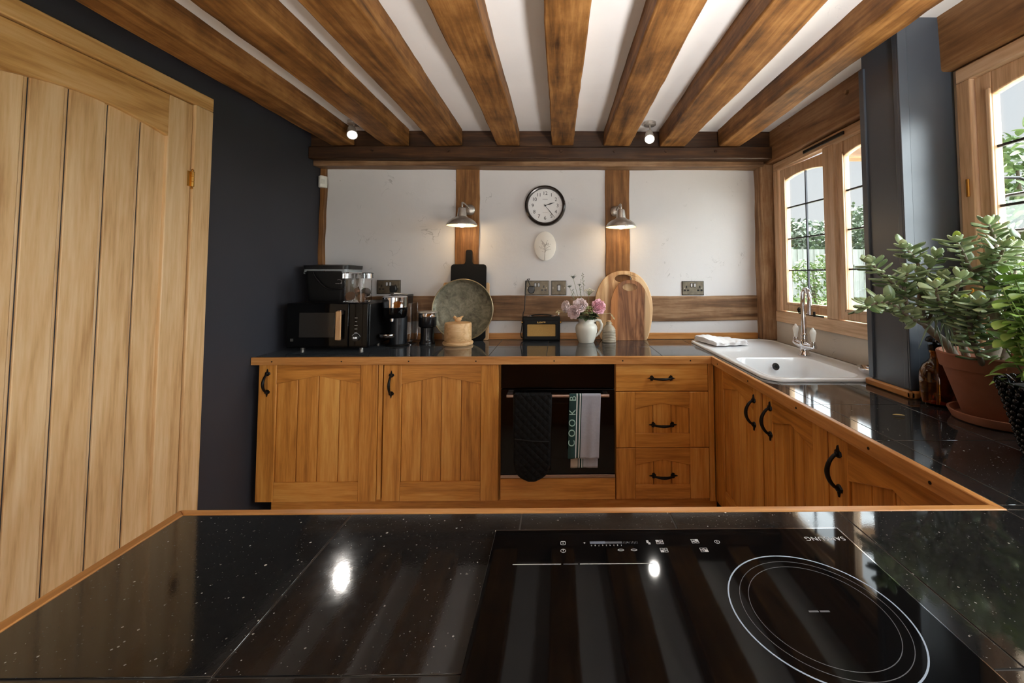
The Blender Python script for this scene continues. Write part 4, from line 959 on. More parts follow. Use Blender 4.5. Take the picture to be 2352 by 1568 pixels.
# ------------------------------------------------------------------ cloths on the oven bar
def hang(m, x0, x1, zb, yo, zbar, ncol=24, nrow=40, ripple=.004, seed=0, skew=0.0, taper=0.0, front=True, y_bar=YF - .045, rb=.011):
    r = random.Random(seed); ph = r.uniform(0, 6); rows = []
    arcn = 6
    for j in range(arcn + nrow + 1):
        row = []
        for i in range(ncol + 1):
            u = i / ncol
            if j <= arcn:
                a = PI / 2 * j / arcn; y = y_bar - rb * math.sin(a) * (1 if front else -1); z = zbar + rb * math.cos(a); t = 0
            else:
                t = (j - arcn) / nrow; z = zbar + (zb - zbar) * t; y = y_bar - (rb if front else -rb) + (-1 if front else 1) * (yo * t + ripple * t ** .6 * math.sin(u * 9 + ph + t * 2) + ripple * .5 * t * math.sin(u * 21 + ph * 2))
            x = x0 + (x1 - x0) * (taper * t * .5 + u * (1 - taper * t)) + skew * t
            row.append((x, y, z))
        rows.append(row)
    m.grid(rows)
ZBAR = .709
gl = thing('oven_glove', 'black quilted double oven glove hanging over the oven bar, left of the tea towel', 'oven glove', (-.13, 2.18, .29))
def quilt_mat():
    m_, nt, b = newmat('black_quilted_cotton'); tc = N(nt, 'TexCoord'); sx = N(nt, 'SeparateXYZ'); nt.links.new(tc.outputs['Object'], sx.inputs[0])
    h = None
    for k in (1, -1):
        a = math_(nt, 'PINGPONG', math_(nt, 'ADD', math_(nt, 'MULTIPLY', sx.outputs['X'], 24.0), math_(nt, 'MULTIPLY', sx.outputs['Z'], 24.0 * k)), .5)
        a = math_(nt, 'POWER', a, .5); h = a if h is None else math_(nt, 'MULTIPLY', h, a)
    bump(nt, b, h, .9, .012); b.inputs['Base Color'].default_value = s2l((17, 16, 16)); b.inputs['Roughness'].default_value = .9; b.inputs['Specular IOR Level'].default_value = .2; return m_
qm = quilt_mat()
m = MB(); n = 90; rows = []
gx0, gx1 = -.222, -.034; gc = (gx0 + gx1) / 2; hw_ = (gx1 - gx0) / 2
for j in range(n + 1):
    t = j / n; z = .721 - t * (.721 - .296)
    w = hw_ if t < .76 else hw_ * max(.05, 1 - ((t - .76) / .24) ** 2.6) ** .5; cxs = gc - .004 * t
    rows.append([(cxs + w * (2 * i / 16 - 1) * (1 - .07 * t), YF - .058 - .010 * math.cos((2 * i / 16 - 1) * 1.35) - (.012 * math.sin(t * PI) ) , z) for i in range(17)])
m.grid(rows); m.build('quilted_front', qm, gl, 0, 70, solid=.010)
MB().box(gx0, YF - .062, .716, gx1, YF - .026, .7225).build('top_fold', qm, gl, .003)
m = MB(); hang(m, gx0 + .004, gx1 - .002, .335, .002, ZBAR, front=False, ripple=.001); m.build('quilted_back', qm, gl, 0, 70, solid=.006)
m = MB(); m.tube([(gx0 + .006, YF - .078, .506), (gc, YF - .088, .499), (gx1 - .010, YF - .078, .492)], .0035, 8); m.build('pocket_hem', M['blackm'], gl, 0, 60)
m = MB(); m.tube([(rows[j][0][0], rows[j][0][1], rows[j][0][2]) for j in range(n)] + [(rows[j][16][0], rows[j][16][1], rows[j][16][2]) for j in range(n - 1, -1, -1)], .0045, 8); m.build('bound_edge', M['blackm'], gl, 0, 60)

tt = thing('tea_towel', 'grey tea towel with a dark green lettered band, hanging over the oven bar', 'tea towel', (.135, 2.18, .35))
tw_g = plain('grey_cotton', (166, 168, 180), .9, var=.05, scale=90, bmp=.25); tw_d = plain('dark_green_cotton', (30, 62, 60), .9, var=.08, scale=90); tw_w = plain('white_cotton_stripe', (222, 228, 228), .9); tw_b = plain('beige_cotton', (176, 164, 152), .9, var=.05, scale=90)
def striped(name, cuts, mats_of, **kw):
    m = MB(); hang(m, **kw); m.bm.faces.ensure_lookup_table(); nc = kw.get('ncol', 24)
    for k, f in enumerate(m.bm.faces): f.material_index = mats_of(((k % nc) + .5) / nc)
    return m.build(name, [tw_g, tw_d, tw_w, tw_b], tt, 0, 70, solid=.0022)
cut = lambda u: 1 if u < .23 else 2 if u < .275 else 1 if u < .335 else 2 if u < .37 else 1 if u < .40 else 0
striped('front_fall', None, cut, x0=.058, x1=.218, zb=.402, yo=.004, zbar=ZBAR, ncol=60, nrow=40, ripple=.0035, seed=2, skew=-.010, taper=.02)
cut2 = lambda u: 3 if u < .27 else 1 if u < .30 else 2 if u < .34 else 1 if u < .40 else 2 if u < .44 else 1 if u < .47 else 0
striped('back_fall', None, cut2, x0=.066, x1=.212, zb=.345, yo=.001, zbar=ZBAR, ncol=60, nrow=40, ripple=.0015, seed=4, skew=-.006, taper=.05, front=False)
let_m = plain('pale_green_lettering', (170, 206, 196), .9)
for ch, z in (('C', .480), ('O', .530), ('O', .580), ('K', .632), ('B', .700)):
    t = 1 - (z - .402) / (ZBAR - .402)
    text('towel_lettering', ch, .047, T(.0775 - .010 * t, YF - .0630 - .007 * t, z) @ FRONT @ Rz(PI / 2) @ Rx(0), let_m, tt, .0004)

# ------------------------------------------------------------------ wall clock, plaque, wall lamps, sensor, spotlights
ck = thing('wall_clock', 'round white wall clock with a dark rim on the plaster between the posts', 'clock', (-.0855, 2.83, 1.788))
ccx, ccz, cy0 = -.0855, 1.788, 2.829
CKM = T(ccx, cy0, ccz) @ Rx(PI / 2)      # local z towards the camera
m = MB(); m.lathe([(.128, .001), (.1365, .006), (.1365, .030), (.133, .040), (.125, .0455), (.117, .043), (.1135, .034), (.1135, .026), (.108, .001)], (0, 0, 0), 72); m.xf(CKM); m.build('rim', plain('dark_bronze_rim', (44, 36, 32), .22, .3), ck, 0, 35)
m = MB(); m.lathe([(0, .002), (.112, .002), (.1132, .025), (0, .025)], (0, 0, 0), 64); m.xf(CKM); face = m.build('dial', plain('clock_face_white', (226, 226, 226), .5, var=.01), ck, 0, 35)
ink = plain('black_ink', (26, 25, 25), .6)
for k in range(1, 13):
    a = 2 * PI * k / 12; text('numeral', str(k), .0335, T(ccx + .083 * math.sin(a), cy0 - .0254, ccz + .083 * math.cos(a)) @ FRONT, ink, face, .0003)
    m = MB(); m.cyl((ccx + .1055 * math.sin(a), cy0 - .0252, ccz + .1055 * math.cos(a)), (ccx + .1055 * math.sin(a), cy0 - .0258, ccz + .1055 * math.cos(a)), .0014, seg=8); m.build('hour_dot', ink, face)
MB().box(ccx - .017, cy0 - .0256, ccz + .0415, ccx + .017, cy0 - .0252, ccz + .0440).build('small_print', plain('grey_ink', (110, 110, 110), .6), face); MB().box(ccx - .017, cy0 - .0256, ccz - .0470, ccx + .017, cy0 - .0252, ccz - .0455).build('small_print', plain('pale_grey_ink', (150, 150, 150), .6), face)
def hand(ang, ln, tail, w, y, nm):
    P = [(-w * .5, -tail), (w * .5, -tail), (w * .5, ln * .2), (w, ln * .55), (.0006, ln), (-.0006, ln), (-w, ln * .55), (-w * .5, ln * .2)]
    m = MB(); c, s_ = math.cos(-ang), math.sin(-ang); m.prism([(ccx + x * c - z * s_, ccz + x * s_ + z * c) for x, z in P], 'Y', y, y + .001); m.build(nm, ink, ck)
hand(math.radians(71.5), .066, .004, .0042, cy0 - .030, 'hour_hand'); hand(math.radians(141), .104, .012, .0024, cy0 - .0325, 'minute_hand')
m = MB(); m.cyl((ccx, cy0 - .025, ccz), (ccx, cy0 - .035, ccz), .0048, seg=14); m.build('hand_cap', ink, ck, 0, 40)

pq = thing('plaque', 'oval white plaque with an impressed plant, hanging below the clock', 'plaque', (-.086, 2.83, 1.519))
pqx, pqz = -.0855, 1.519
m = MB(); m.lathe([(0, 0), (.070, 0), (.0725, .004), (.0725, .012), (.068, .0155), (0, .0155)], (0, 0, 0), 64, None, 1.0, 1.345); m.xf(T(pqx, 2.8295, pqz) @ Rx(PI / 2)); m.build('clay_oval', plain('white_clay', (236, 232, 224), .7, var=.02), pq, 0, 40)
m = MB(); yy = 2.8295 - .0158; m.tube([(pqx - .003, yy, pqz - .094), (pqx - .002, yy, pqz - .04), (pqx + .001, yy, pqz + .01)], [.0016, .0013, .0009], 6)
rr_ = random.Random(5)
for k in range(26):
    a = rr_.uniform(-1.25, 1.25); s_ = rr_.uniform(-.045, .012); l = rr_.uniform(.025, .065) * (1.0 - .3 * abs(a))
    x0, z0 = pqx, pqz + s_; x1 = x0 + l * math.sin(a); z1 = z0 + l * math.cos(a) * .8
    if ((x1 - pqx) / .064) ** 2 + ((z1 - pqz) / .087) ** 2 < 1: m.tube([(x0, yy, z0), ((x0 + x1) / 2 + .002, yy, (z0 + z1) / 2), (x1, yy, z1)], [.0007, .0006, .0004], 5); m.ball((x1, yy, z1), .0016, .0006, .0022, seg=6, rings=4)
m.build('plant_impression', plain('grey_imprint', (150, 142, 132), .8), pq)

bulb_m = plain('warm_bulb', (255, 244, 224), .3, emit=(1.0, .84, .60), estr=5.0)
shade_in = plain('cream_shade_inside', (236, 226, 206), .5)
def wall_lamp(sx, sz, rx, rz, label):
    t = thing('wall_lamp', label, 'wall lamp', (rx, 2.818, rz), 0, 'brushed metal wall lamps')
    sy = 2.662
    m = MB(); m.lathe([(0, 0), (.036, 0), (.037, .006), (.033, .014), (.020, .020), (0, .022)], (0, 0, 0), 32); m.xf(T(rx, 2.816, rz) @ Rx(PI / 2)); m.build('wall_rose', M['steel'], t, 0, 40)
    m = MB(); pts = [(rx, 2.80, rz)]; top = sz + .142
    for i in range(11):
        a = PI * i / 10; pts.append((rx + (sx - rx) * (i / 10), 2.80 - (2.80 - sy) * (.5 - .5 * math.cos(a)), rz + .004 + (top - rz) * math.sin(a * .62) / math.sin(PI * .62) * (1 if i < 11 else 1)))
    pts.append((sx, sy, sz + .118)); m.tube(pts, .0055, 10); m.build('arm', M['steel'], t, 0, 60)
    m = MB(); m.lathe([(.096, .000), (.0965, .002), (.094, .010), (.082, .028), (.062, .042), (.044, .050), (.036, .054), (.034, .058), (.030, .060), (.024, .104), (.022, .112), (.012, .116), (0, .118)], (sx, sy, sz), 48); sh = m.build('shade', M['steel'], t, 0, 35)
    m = MB(); m.lathe([(.0945, .001), (.0925, .009), (.080, .026), (.060, .039), (.042, .047), (.030, .050), (0, .050)], (sx, sy, sz), 48); m.build('shade_lining', shade_in, sh, 0, 60)
    m = MB(); m.lathe([(0, -.012), (.014, -.009), (.023, .002), (.026, .014), (.022, .028), (.014, .040), (0, .046)], (sx, sy, sz), 24); m.build('bulb', bulb_m, t, 0, 60)
    d = light('wall_lamp_light', 'POINT', (sx, sy, sz - .026), 1.1, (1.0, .70, .38), shadow_soft_size=.022); return t
wall_lamp(-.607, 1.637, -.590, 1.760, 'brushed metal wall lamp on the post above the black paddle board')
wall_lamp(.400, 1.627, .388, 1.750, 'brushed metal wall lamp on the post above the oval boards')

led_m = plain('white_led_lens', (255, 255, 255), .3, emit=(1.0, .97, .93), estr=8.0)
def spotlight(px_, py_, lens, aim, label):
    t = thing('ceiling_spotlight', label, 'spotlight', (px_, py_, ZC - .02), 0, 'ceiling spotlights')
    m = MB(); m.lathe([(0, -.022), (.030, -.022), (.037, -.018), (.038, -.001), (0, -.001)], (px_, py_, ZC), 32); m.build('ceiling_base', M['steel'], t, 0, 40)
    l = Vector(lens); a = (Vector(aim) - l).normalized(); back = l - a * .085
    m = MB(); m.tube([(px_, py_, ZC - .02), (px_ + .004, py_, ZC - .055), tuple(l - a * .05 + Vector((.020, 0, .006)))], .005, 8); m.build('stem', M['steel'], t, 0, 60)
    q = a.to_track_quat('Z', 'Y').to_matrix().to_4x4()
    m = MB(); m.lathe([(0, 0), (.016, .002), (.022, .010), (.024, .030), (.028, .060), (.030, .085), (.0265, .086), (.0255, .080), (0, .078)], (0, 0, 0), 28); m.xf(T(*back) @ q); h = m.build('head', M['steel'], t, 0, 40)
    m = MB(); m.lathe([(0, .079), (.025, .079), (.025, .0835), (0, .0835)], (0, 0, 0), 24); m.xf(T(*back) @ q); m.build('lens', led_m, h, 0, 40)
    light('spotlight_light', 'SPOT', tuple(l + a * .004), 8, (1.0, .95, .88), target=aim, spot_size=math.radians(95), spot_blend=.8, shadow_soft_size=.024)
spotlight(.560, 2.53, (.534, 2.42, 2.115), (.30, 1.2, .9), 'small ceiling spotlight shining between the two beams right of the clock')
spotlight(-1.235, 2.53, (-1.190, 2.42, 2.135), (-.55, 1.3, .9), 'small ceiling spotlight shining beside the charcoal wall')

sn = thing('motion_sensor', 'small white motion sensor high in the corner on the charcoal wall side', 'motion sensor', (-1.565, 2.795, 1.90))
m = MB(); m.prism([(-1.584, 2.800), (-1.578, 2.770), (-1.560, 2.757), (-1.545, 2.762), (-1.532, 2.790), (-1.538, 2.810), (-1.584, 2.826)], 'Z', 1.903, 1.980); m.build('housing', M['white'], sn, .005)
m = MB(); m.prism([(-1.563, 2.756), (-1.545, 2.7605), (-1.5355, 2.783), (-1.545, 2.783)], 'Z', 1.925, 1.957); m.build('lens_window', plain('sensor_lens', (206, 204, 196), .3), sn, .002)

# ------------------------------------------------------------------ flowers in the jug
stem_m = plain('flower_stem', (120, 128, 84), .7, var=.2); leaf_d = plain('dark_leaf', (52, 66, 40), .5, var=.3); sage = plain('grey_green_sprig', (116, 122, 108), .7, var=.2)
JT = Vector((.180, 2.700, 1.000))
def stem(o, tip, bend=.0, r=.0018):
    tip = Vector(tip); base = JT + Vector(((tip.x - JT.x) * .12, (tip.y - JT.y) * .12, -.03)); mid = JT + Vector(((tip.x - JT.x) * .35, (tip.y - JT.y) * .35, .048 + bend))
    pts = [base, mid, (mid + tip) / 2 + Vector((0, 0, .006)), tip]; m = MB(); m.tube(pts, r, 6); return m.build('stem', stem_m, o, 0, 60)
def petal(m, q, r0, open_, w, h, curl):
    rows = []
    for j in range(6):
        t = j / 5; row = []
        for i in range(7):
            u = i / 6 * 2 - 1; ww = w * math.sin(PI * (.18 + .68 * t)) ; z = h * t
            rad = r0 * (.35 + .65 * math.sin(t * PI * .55)) + open_ * t * t - curl * max(0, t - .75) * -1
            a = u * ww / max(r0, .008)
            wv = 1 + .10 * math.sin(7 * u + r0 * 900 + 5 * t) * t + .07 * math.sin(17 * u + h * 700) * t
            row.append(q @ Vector((rad * wv * math.cos(a), rad * wv * math.sin(a), z * (1 + .08 * math.sin(11 * u + h * 500)) - .16 * h * u * u * t)))
        rows.append(row)
    m.grid(rows)
def rose(c, r, facing, col, label, seed):
    rg = random.Random(seed); c = Vector(c); t = thing('rose', label, 'flower', tuple(c), 0, 'pink roses in the jug')
    q0 = T(*c) @ Vector(facing).to_track_quat('Z', 'Y').to_matrix().to_4x4() @ T(0, 0, -r * .7); m = MB()
    for ring, (n, rr_, op, hh) in enumerate(((3, .20, .0, 1.30), (4, .36, .03, 1.38), (5, .56, .06, 1.36), (5, .76, .10, 1.25), (5, .90, .22, 1.02))):
        for k in range(n): m.t = rg.uniform(-.2, .2); petal(m, q0 @ Rz(2 * PI * k / n + ring * .8 + rg.uniform(-.15, .15)), rr_ * r, op * r, r * (.5 + .25 * ring), r * hh, .1 * r)
    m.build('petals', plain('rose_petals_%d' % seed, col, .7, var=.16, scale=60), t, 0, 80, solid=.0006)
    m = MB(); m.lathe([(0, -.012), (.006, -.010), (.009, .002), (0, .006)], (0, 0, 0), 10); m.xf(q0); m.build('calyx', leaf_d, t, 0, 60)
    stem(t, tuple(c - Vector(facing).normalized() * r * .75)); return t
rose((.052, 2.69, 1.125), .034, (-.75, -.55, .15), (240, 222, 222), 'pale pink rose drooping furthest out over the radio', 1)
rose((.100, 2.665, 1.093), .036, (-.35, -.9, .0), (238, 212, 212), 'ruffled pink rose hanging lowest at the front of the jug', 2)
rose((.140, 2.68, 1.133), .042, (-.05, -.8, .5), (240, 222, 222), 'pale pink rose standing in the middle of the bunch', 3)
rose((.254, 2.675, 1.125), .042, (.35, -.85, .25), (238, 186, 198), 'bright pink rose next to the oval boards', 4)
def thistle(tip, label, sz=.012):
    t = thing('thistle', label, 'flower', tip, 0, 'dried thistles in the jug'); m = MB(); m.ball(tip, sz * .55, None, sz * .7, seg=10, rings=6); m.build('flower_head', plain('thistle_head', (92, 94, 92), .8), t, 0, 60)
    m = MB(); rg = random.Random(int(tip[0] * 1e4))
    for k in range(11):
        a = 2 * PI * k / 11; e = rg.uniform(.1, 1.1); p0 = Vector(tip) - Vector((0, 0, sz * .4)); d_ = Vector((math.cos(a) * math.cos(e), math.sin(a) * math.cos(e), math.sin(e)))
        m.tube([p0, p0 + d_ * sz * 1.0, p0 + d_ * sz * 2.0 + Vector((0, 0, .003))], [.0009, .0013, .0002], 5)
    m.build('bracts', sage, t, 0, 60); stem(t, (tip[0], tip[1], tip[2] - sz * .6), .03, .0013)
thistle((.098, 2.70, 1.312), 'tall grey thistle nodding above the roses', .014)
thistle((.074, 2.70, 1.252), 'small grey thistle leaning towards the wall switch', .010)
thistle((.138, 2.70, 1.262), 'short grey thistle in the middle of the bunch', .008)
def sprig(tip, label, n=16, spread=.016):
    t = thing('grass_sprig', label, 'flower', tip, 0, 'grass sprigs in the jug'); tip = Vector(tip); base = JT + Vector((0, 0, .12)); stem(t, tuple(tip), .04, .0010); m = MB(); rg = random.Random(int(tip.x * 1e4) + 3)
    for k in range(n):
        f = k / n; p = tip + Vector((rg.uniform(-1, 1) * spread * (.3 + f), rg.uniform(-.5, .5) * spread, -.11 * f)); c = tip + Vector(((JT.x - tip.x) * f * .35, 0, -.115 * f - .006))
        m.tube([c, p], .0005, 4); m.ball(p, .0022, .0015, .0042, Ry(rg.uniform(-.6, .6)), 6, 4)
    m.build('seed_heads', sage, t, 0, 60)
sprig((.158, 2.70, 1.336), 'tallest feathery grass sprig in the jug')
sprig((.094, 2.695, 1.235), 'short feathery grass sprig beside the small thistle', 16, .014)
sprig((.140, 2.69, 1.240), 'short feathery grass sprig in the middle of the bunch', 12, .012)
cw = thing('cow_parsley', 'flat white cow parsley head on a thin stem next to the large oval board', 'flower', (.200, 2.70, 1.228))
m = MB(); rg = random.Random(9); hub = Vector((.198, 2.70, 1.195)); m2 = MB()
for k in range(34):
    a = k * 2.4; rad = .036 * math.sqrt(k / 34); p = Vector((.200 + rad * math.cos(a), 2.70 + rad * math.sin(a) * .9, 1.240 - .45 * rad + rg.uniform(-.002, .002))); m2.tube([hub, p], .0005, 4)
    for q in range(3): m.ball(p + Vector((rg.uniform(-.004, .004), rg.uniform(-.004, .004), .001)), .0028, None, .0018, seg=6, rings=4)
m.build('florets', plain('cream_florets', (226, 222, 206), .8), cw, 0, 60); m2.build('umbel_rays', stem_m, cw, 0, 60); stem(cw, tuple(hub), .04, .0013)
def leaf_mesh(m, c, d, n_, ln, w, fold=.25, cur=.15):
    d = d.normalized(); s_ = d.cross(n_).normalized(); n_ = s_.cross(d).normalized(); rows = []
    for j in range(6):
        t = j / 5; ww = w * math.sin(PI * min(.97, t * .92 + .06)) ** .8
        rows.append([c + d * ln * t + s_ * ww * u + n_ * (abs(u) * ww * fold - cur * ln * t * t) for u in (-1, -.5, 0, .5, 1)])
    m.grid(rows)
gr = thing('greenery', 'dark green leaves and pale hydrangea-like florets round the mouth of the jug', 'foliage', (.18, 2.69, 1.05))
m = MB(); rg = random.Random(4)
for k in range(26):
    a = rg.uniform(0, 2 * PI); m.t = rg.uniform(-.2, .2); d_ = Vector((math.cos(a), math.sin(a) * .7 - .2, rg.uniform(-.15, .55))); c = JT + Vector((.025 * math.cos(a), .02 * math.sin(a), .052 + rg.uniform(0, .03)))
    leaf_mesh(m, c, d_, Vector((0, -.3, 1)), rg.uniform(.045, .070), rg.uniform(.014, .020))
m.build('leaves', leaf_d, gr, 0, 80)
m = MB()
for k in range(110):
    a, e = rg.uniform(0, 2 * PI), rg.uniform(-.3, 1.4); p = Vector((.200, 2.672, 1.093)) + Vector((.036 * math.cos(a) * math.cos(e), .022 * math.sin(a) * math.cos(e), .036 * math.sin(e))); m.ball(p, .0042, None, .003, seg=6, rings=4)
m.build('green_florets', plain('pale_green_florets', (164, 172, 118), .8, var=.15), gr, 0, 60)
m = MB(); m.tube([(.196, 2.69, 1.05), (.26, 2.685, 1.078), (.328, 2.68, 1.084), (.345, 2.68, 1.072), (.346, 2.68, 1.060)], .0016, 6); m.tube([(.150, 2.69, 1.05), (.08, 2.685, 1.088), (.012, 2.68, 1.100), (.000, 2.68, 1.106)], .0014, 6)
for p in ((.346, 2.68, 1.062), (.335, 2.68, 1.078), (.002, 2.68, 1.100), (.014, 2.68, 1.094)): leaf_mesh(m, Vector(p), Vector((.4 if p[0] > .2 else -.6, -.2, -.5)), Vector((0, -1, .3)), .022, .005)
m.build('trailing_twigs', plain('pale_twig', (186, 172, 130), .7), gr, 0, 80)

# ------------------------------------------------------------------ plants and bottle at the right
ab = thing('pump_bottle', 'amber glass bottle with a black pump, between the grey pillar and the terracotta pot', 'bottle', (1.249, 1.398, ZT))
ax_, ay_ = 1.249, 1.398
m = MB(); m.lathe([(0, ZT + .001), (.040, ZT + .001), (.046, .906), (.047, .985), (.045, 1.005), (.036, 1.028), (.022, 1.042), (.0165, 1.050), (.0165, 1.066), (.018, 1.068), (.018, 1.076), (.0135, 1.076), (.0135, 1.050), (.034, 1.022), (.0425, 1.003), (.0445, .985), (.0435, .909), (.038, .905), (0, .905)], (ax_, ay_, 0), 40); m.build('bottle_glass', M['amber'], ab, 0, 50)
m = MB(); m.lathe([(0, .9055), (.0375, .9055), (.0430, .9095), (.0438, .938), (0, .938)], (ax_, ay_, 0), 40); m.build('liquid', M['soapoil'], ab, 0, 50)
m = MB(); m.lathe([(0, 1.077), (.0195, 1.077), (.0195, 1.094), (.008, 1.096), (.007, 1.102), (.026, 1.104), (.027, 1.108), (.022, 1.119), (.010, 1.126), (0, 1.127)], (ax_, ay_, 0), 28); m.tube([(ax_, ay_, 1.112), (ax_ - .02, ay_ - .02, 1.112), (ax_ - .030, ay_ - .030, 1.106)], [.008, .006, .004], 10); m.build('pump', M['blackg'], ab, 0, 40)
m = MB(); m.cyl((ax_, ay_, .910), (ax_ + .006, ay_, 1.075), .0025, seg=8); m.build('dip_tube', M['white'], ab, 0, 60)

PX, PY = 1.270, 1.235
sa = thing('plant_saucer', 'terracotta saucer under the jade plant pot', 'saucer', (PX, PY, ZT))
m = MB(); m.lathe([(0, ZT + .0006), (.096, ZT + .0006), (.102, .903), (.112, .924), (.112, .927), (.106, .927), (.098, .909), (0, .908)], (PX + .006, PY - .004, 0), 56); m.build('dish', M['terra'], sa, 0, 40)
jp = thing('jade_plant', 'large jade plant in a terracotta pot in front of the right window', 'potted plant', (PX, PY, .909))
m = MB(); m.lathe([(0, .9095), (.066, .9095), (.070, .913), (.111, 1.050), (.118, 1.052), (.125, 1.092), (.123, 1.096), (.117, 1.095), (.106, 1.050), (.100, 1.03), (0, 1.03)], (PX, PY, 0), 56); m.build('pot', M['terra'], jp, 0, 35)
m = MB(); m.lathe([(.1075, 1.062), (.06, 1.072), (0, 1.076)], (PX, PY, 0), 32); m.build('soil', M['soil'], jp, 0, 60)
JB = {
 'main': [(1.271, 1.25, 1.06), (1.304, 1.25, 1.158), (1.282, 1.24, 1.249), (1.275, 1.24, 1.313)], 'a': [(1.275, 1.24, 1.313), (1.298, 1.24, 1.378), (1.297, 1.24, 1.436), (1.283, 1.24, 1.475)],
 'b': [(1.275, 1.24, 1.313), (1.21, 1.22, 1.333), (1.174, 1.21, 1.389), (1.148, 1.2, 1.42)], 'c': [(1.200, 1.27, 1.06), (1.179, 1.28, 1.115), (1.139, 1.3, 1.166), (1.122, 1.3, 1.232), (1.129, 1.3, 1.313)],
 'c1': [(1.129, 1.3, 1.313), (1.12, 1.3, 1.354), (1.101, 1.3, 1.387), (1.07, 1.29, 1.407)], 'c2': [(1.126, 1.3, 1.246), (1.059, 1.28, 1.26), (.999, 1.27, 1.313), (.941, 1.26, 1.359)],
 'c3': [(1.122, 1.28, 1.168), (1.03, 1.24, 1.205), (.957, 1.22, 1.245), (.879, 1.2, 1.236)], 'c4': [(1.129, 1.3, 1.313), (1.152, 1.29, 1.353), (1.158, 1.28, 1.38)],
 'd': [(1.190, 1.22, 1.06), (1.144, 1.2, 1.141), (1.109, 1.18, 1.204), (1.093, 1.16, 1.266), (1.094, 1.14, 1.314)], 'e': [(1.19, 1.18, 1.06), (1.112, 1.13, 1.151), (1.084, 1.11, 1.211), (1.064, 1.1, 1.247)],
 'f': [(1.313, 1.25, 1.06), (1.340, 1.25, 1.171), (1.345, 1.25, 1.261), (1.35, 1.24, 1.339)], 'g': [(1.34, 1.25, 1.168), (1.345, 1.28, 1.232), (1.35, 1.28, 1.313), (1.352, 1.27, 1.381)],
 'h': [(1.275, 1.24, 1.313), (1.274, 1.2, 1.351), (1.279, 1.18, 1.388), (1.307, 1.17, 1.412)], 'i': [(1.109, 1.18, 1.204), (1.037, 1.14, 1.244), (1.009, 1.12, 1.291)],
 'j': [(1.139, 1.3, 1.166), (1.143, 1.27, 1.248), (1.147, 1.25, 1.313)], 'k': [(1.144, 1.2, 1.141), (1.097, 1.1, 1.201), (1.064, 1.06, 1.249)],
 'l': [(1.04, 1.255, 1.24), (1.03, 1.25, 1.29), (1.035, 1.24, 1.33)], 'n': [(1.21, 1.22, 1.333), (1.215, 1.16, 1.36), (1.20, 1.12, 1.40)], 'o': [(1.34, 1.25, 1.171), (1.31, 1.17, 1.22), (1.295, 1.12, 1.28)],
 'p': [(1.275, 1.24, 1.28), (1.24, 1.17, 1.29), (1.215, 1.12, 1.31)], 'q': [(1.304, 1.25, 1.158), (1.27, 1.15, 1.21), (1.24, 1.09, 1.25)],
}
def jade_leaf(m, c, d, up, ln, w):
    d = d.normalized(); s_ = d.cross(up).normalized(); n_ = s_.cross(d).normalized(); rows = []
    prof = ((0, .16), (.12, .30), (.32, .72), (.58, 1.0), (.80, .86), (.94, .50), (1.0, .12))
    for t, k in prof:
        ww = w * k; th = .0036 * (.4 + .6 * k)
        rows.append([c + d * ln * t + s_ * ww * math.cos(a) + n_ * (th * math.sin(a) + .10 * ln * t * t) for a in [2 * PI * i / 8 for i in range(8)]])
    m.grid(rows, True)
m = MB(); lv = MB(); tl = MB(); rg = random.Random(21)
thick = {'main': (.020, .013), 'c': (.013, .008), 'd': (.010, .006), 'f': (.014, .009), 'e': (.008, .005), 'a': (.010, .004)}
for k, P in JB.items():
    P = [Vector(p) for p in P]; r0, r1 = thick.get(k, (.006, .0032)); n = len(P)
    # smooth the polyline
    Q = []
    for i in range(n - 1):
        a = P[max(i - 1, 0)]; b = P[i]; c = P[i + 1]; d_ = P[min(i + 2, n - 1)]
        for s_ in range(5):
            t = s_ / 5; Q.append(.5 * ((2 * b) + (c - a) * t + (2 * a - 5 * b + 4 * c - d_) * t * t + (3 * b - a - 3 * c + d_) * t ** 3))
    Q.append(P[-1]); m.tube(Q, [r0 + (r1 - r0) * i / (len(Q) - 1) for i in range(len(Q))], 8)
    L = sum((b - a).length for a, b in zip(Q, Q[1:])); start = .50 if k in ('main', 'c', 'd', 'f') else .18
    if k == 'main': start = .75
    acc = 0; nxt = L * start; turn = rg.uniform(0, 3)
    for a, b in zip(Q, Q[1:]):
        acc += (b - a).length
        while acc >= nxt:
            ax = (b - a).normalized(); p = b; ref = ax.cross(Vector((.3, .2, 1))).normalized(); oth = ax.cross(ref)
            for s_ in (0, PI):
                o_ = ref * math.cos(turn + s_) + oth * math.sin(turn + s_); lv.t = rg.uniform(-.35, .25); ln = rg.uniform(.038, .058)
                d_ = o_ + ax * rg.uniform(.25, .7); d_.z *= .55; jade_leaf(lv, p, d_, Vector((rg.uniform(-.2, .2), rg.uniform(-.3, .1), 1)), ln, ln * rg.uniform(.22, .30))
            turn += PI / 2 + rg.uniform(-.25, .25); nxt += rg.uniform(.0085, .0135)
    ax = (Q[-1] - Q[-2]).normalized()
    for q in range(5):
        a = q * 2 * PI / 5 + .4; o_ = Vector((math.cos(a), math.sin(a), 0)); tgt = tl if (q == 0 and k in 'abeikn') else lv; tgt.t = rg.uniform(-.1, .3); jade_leaf(tgt, Q[-1], ax * 1.0 + o_ * .8, Vector((0, 0, 1)) + o_ * -.5, rg.uniform(.026, .038), .0105)
m.build('stem', plain('jade_bark', (116, 104, 88), .8, var=.25, scale=50, bmp=.5), jp, 0, 60)
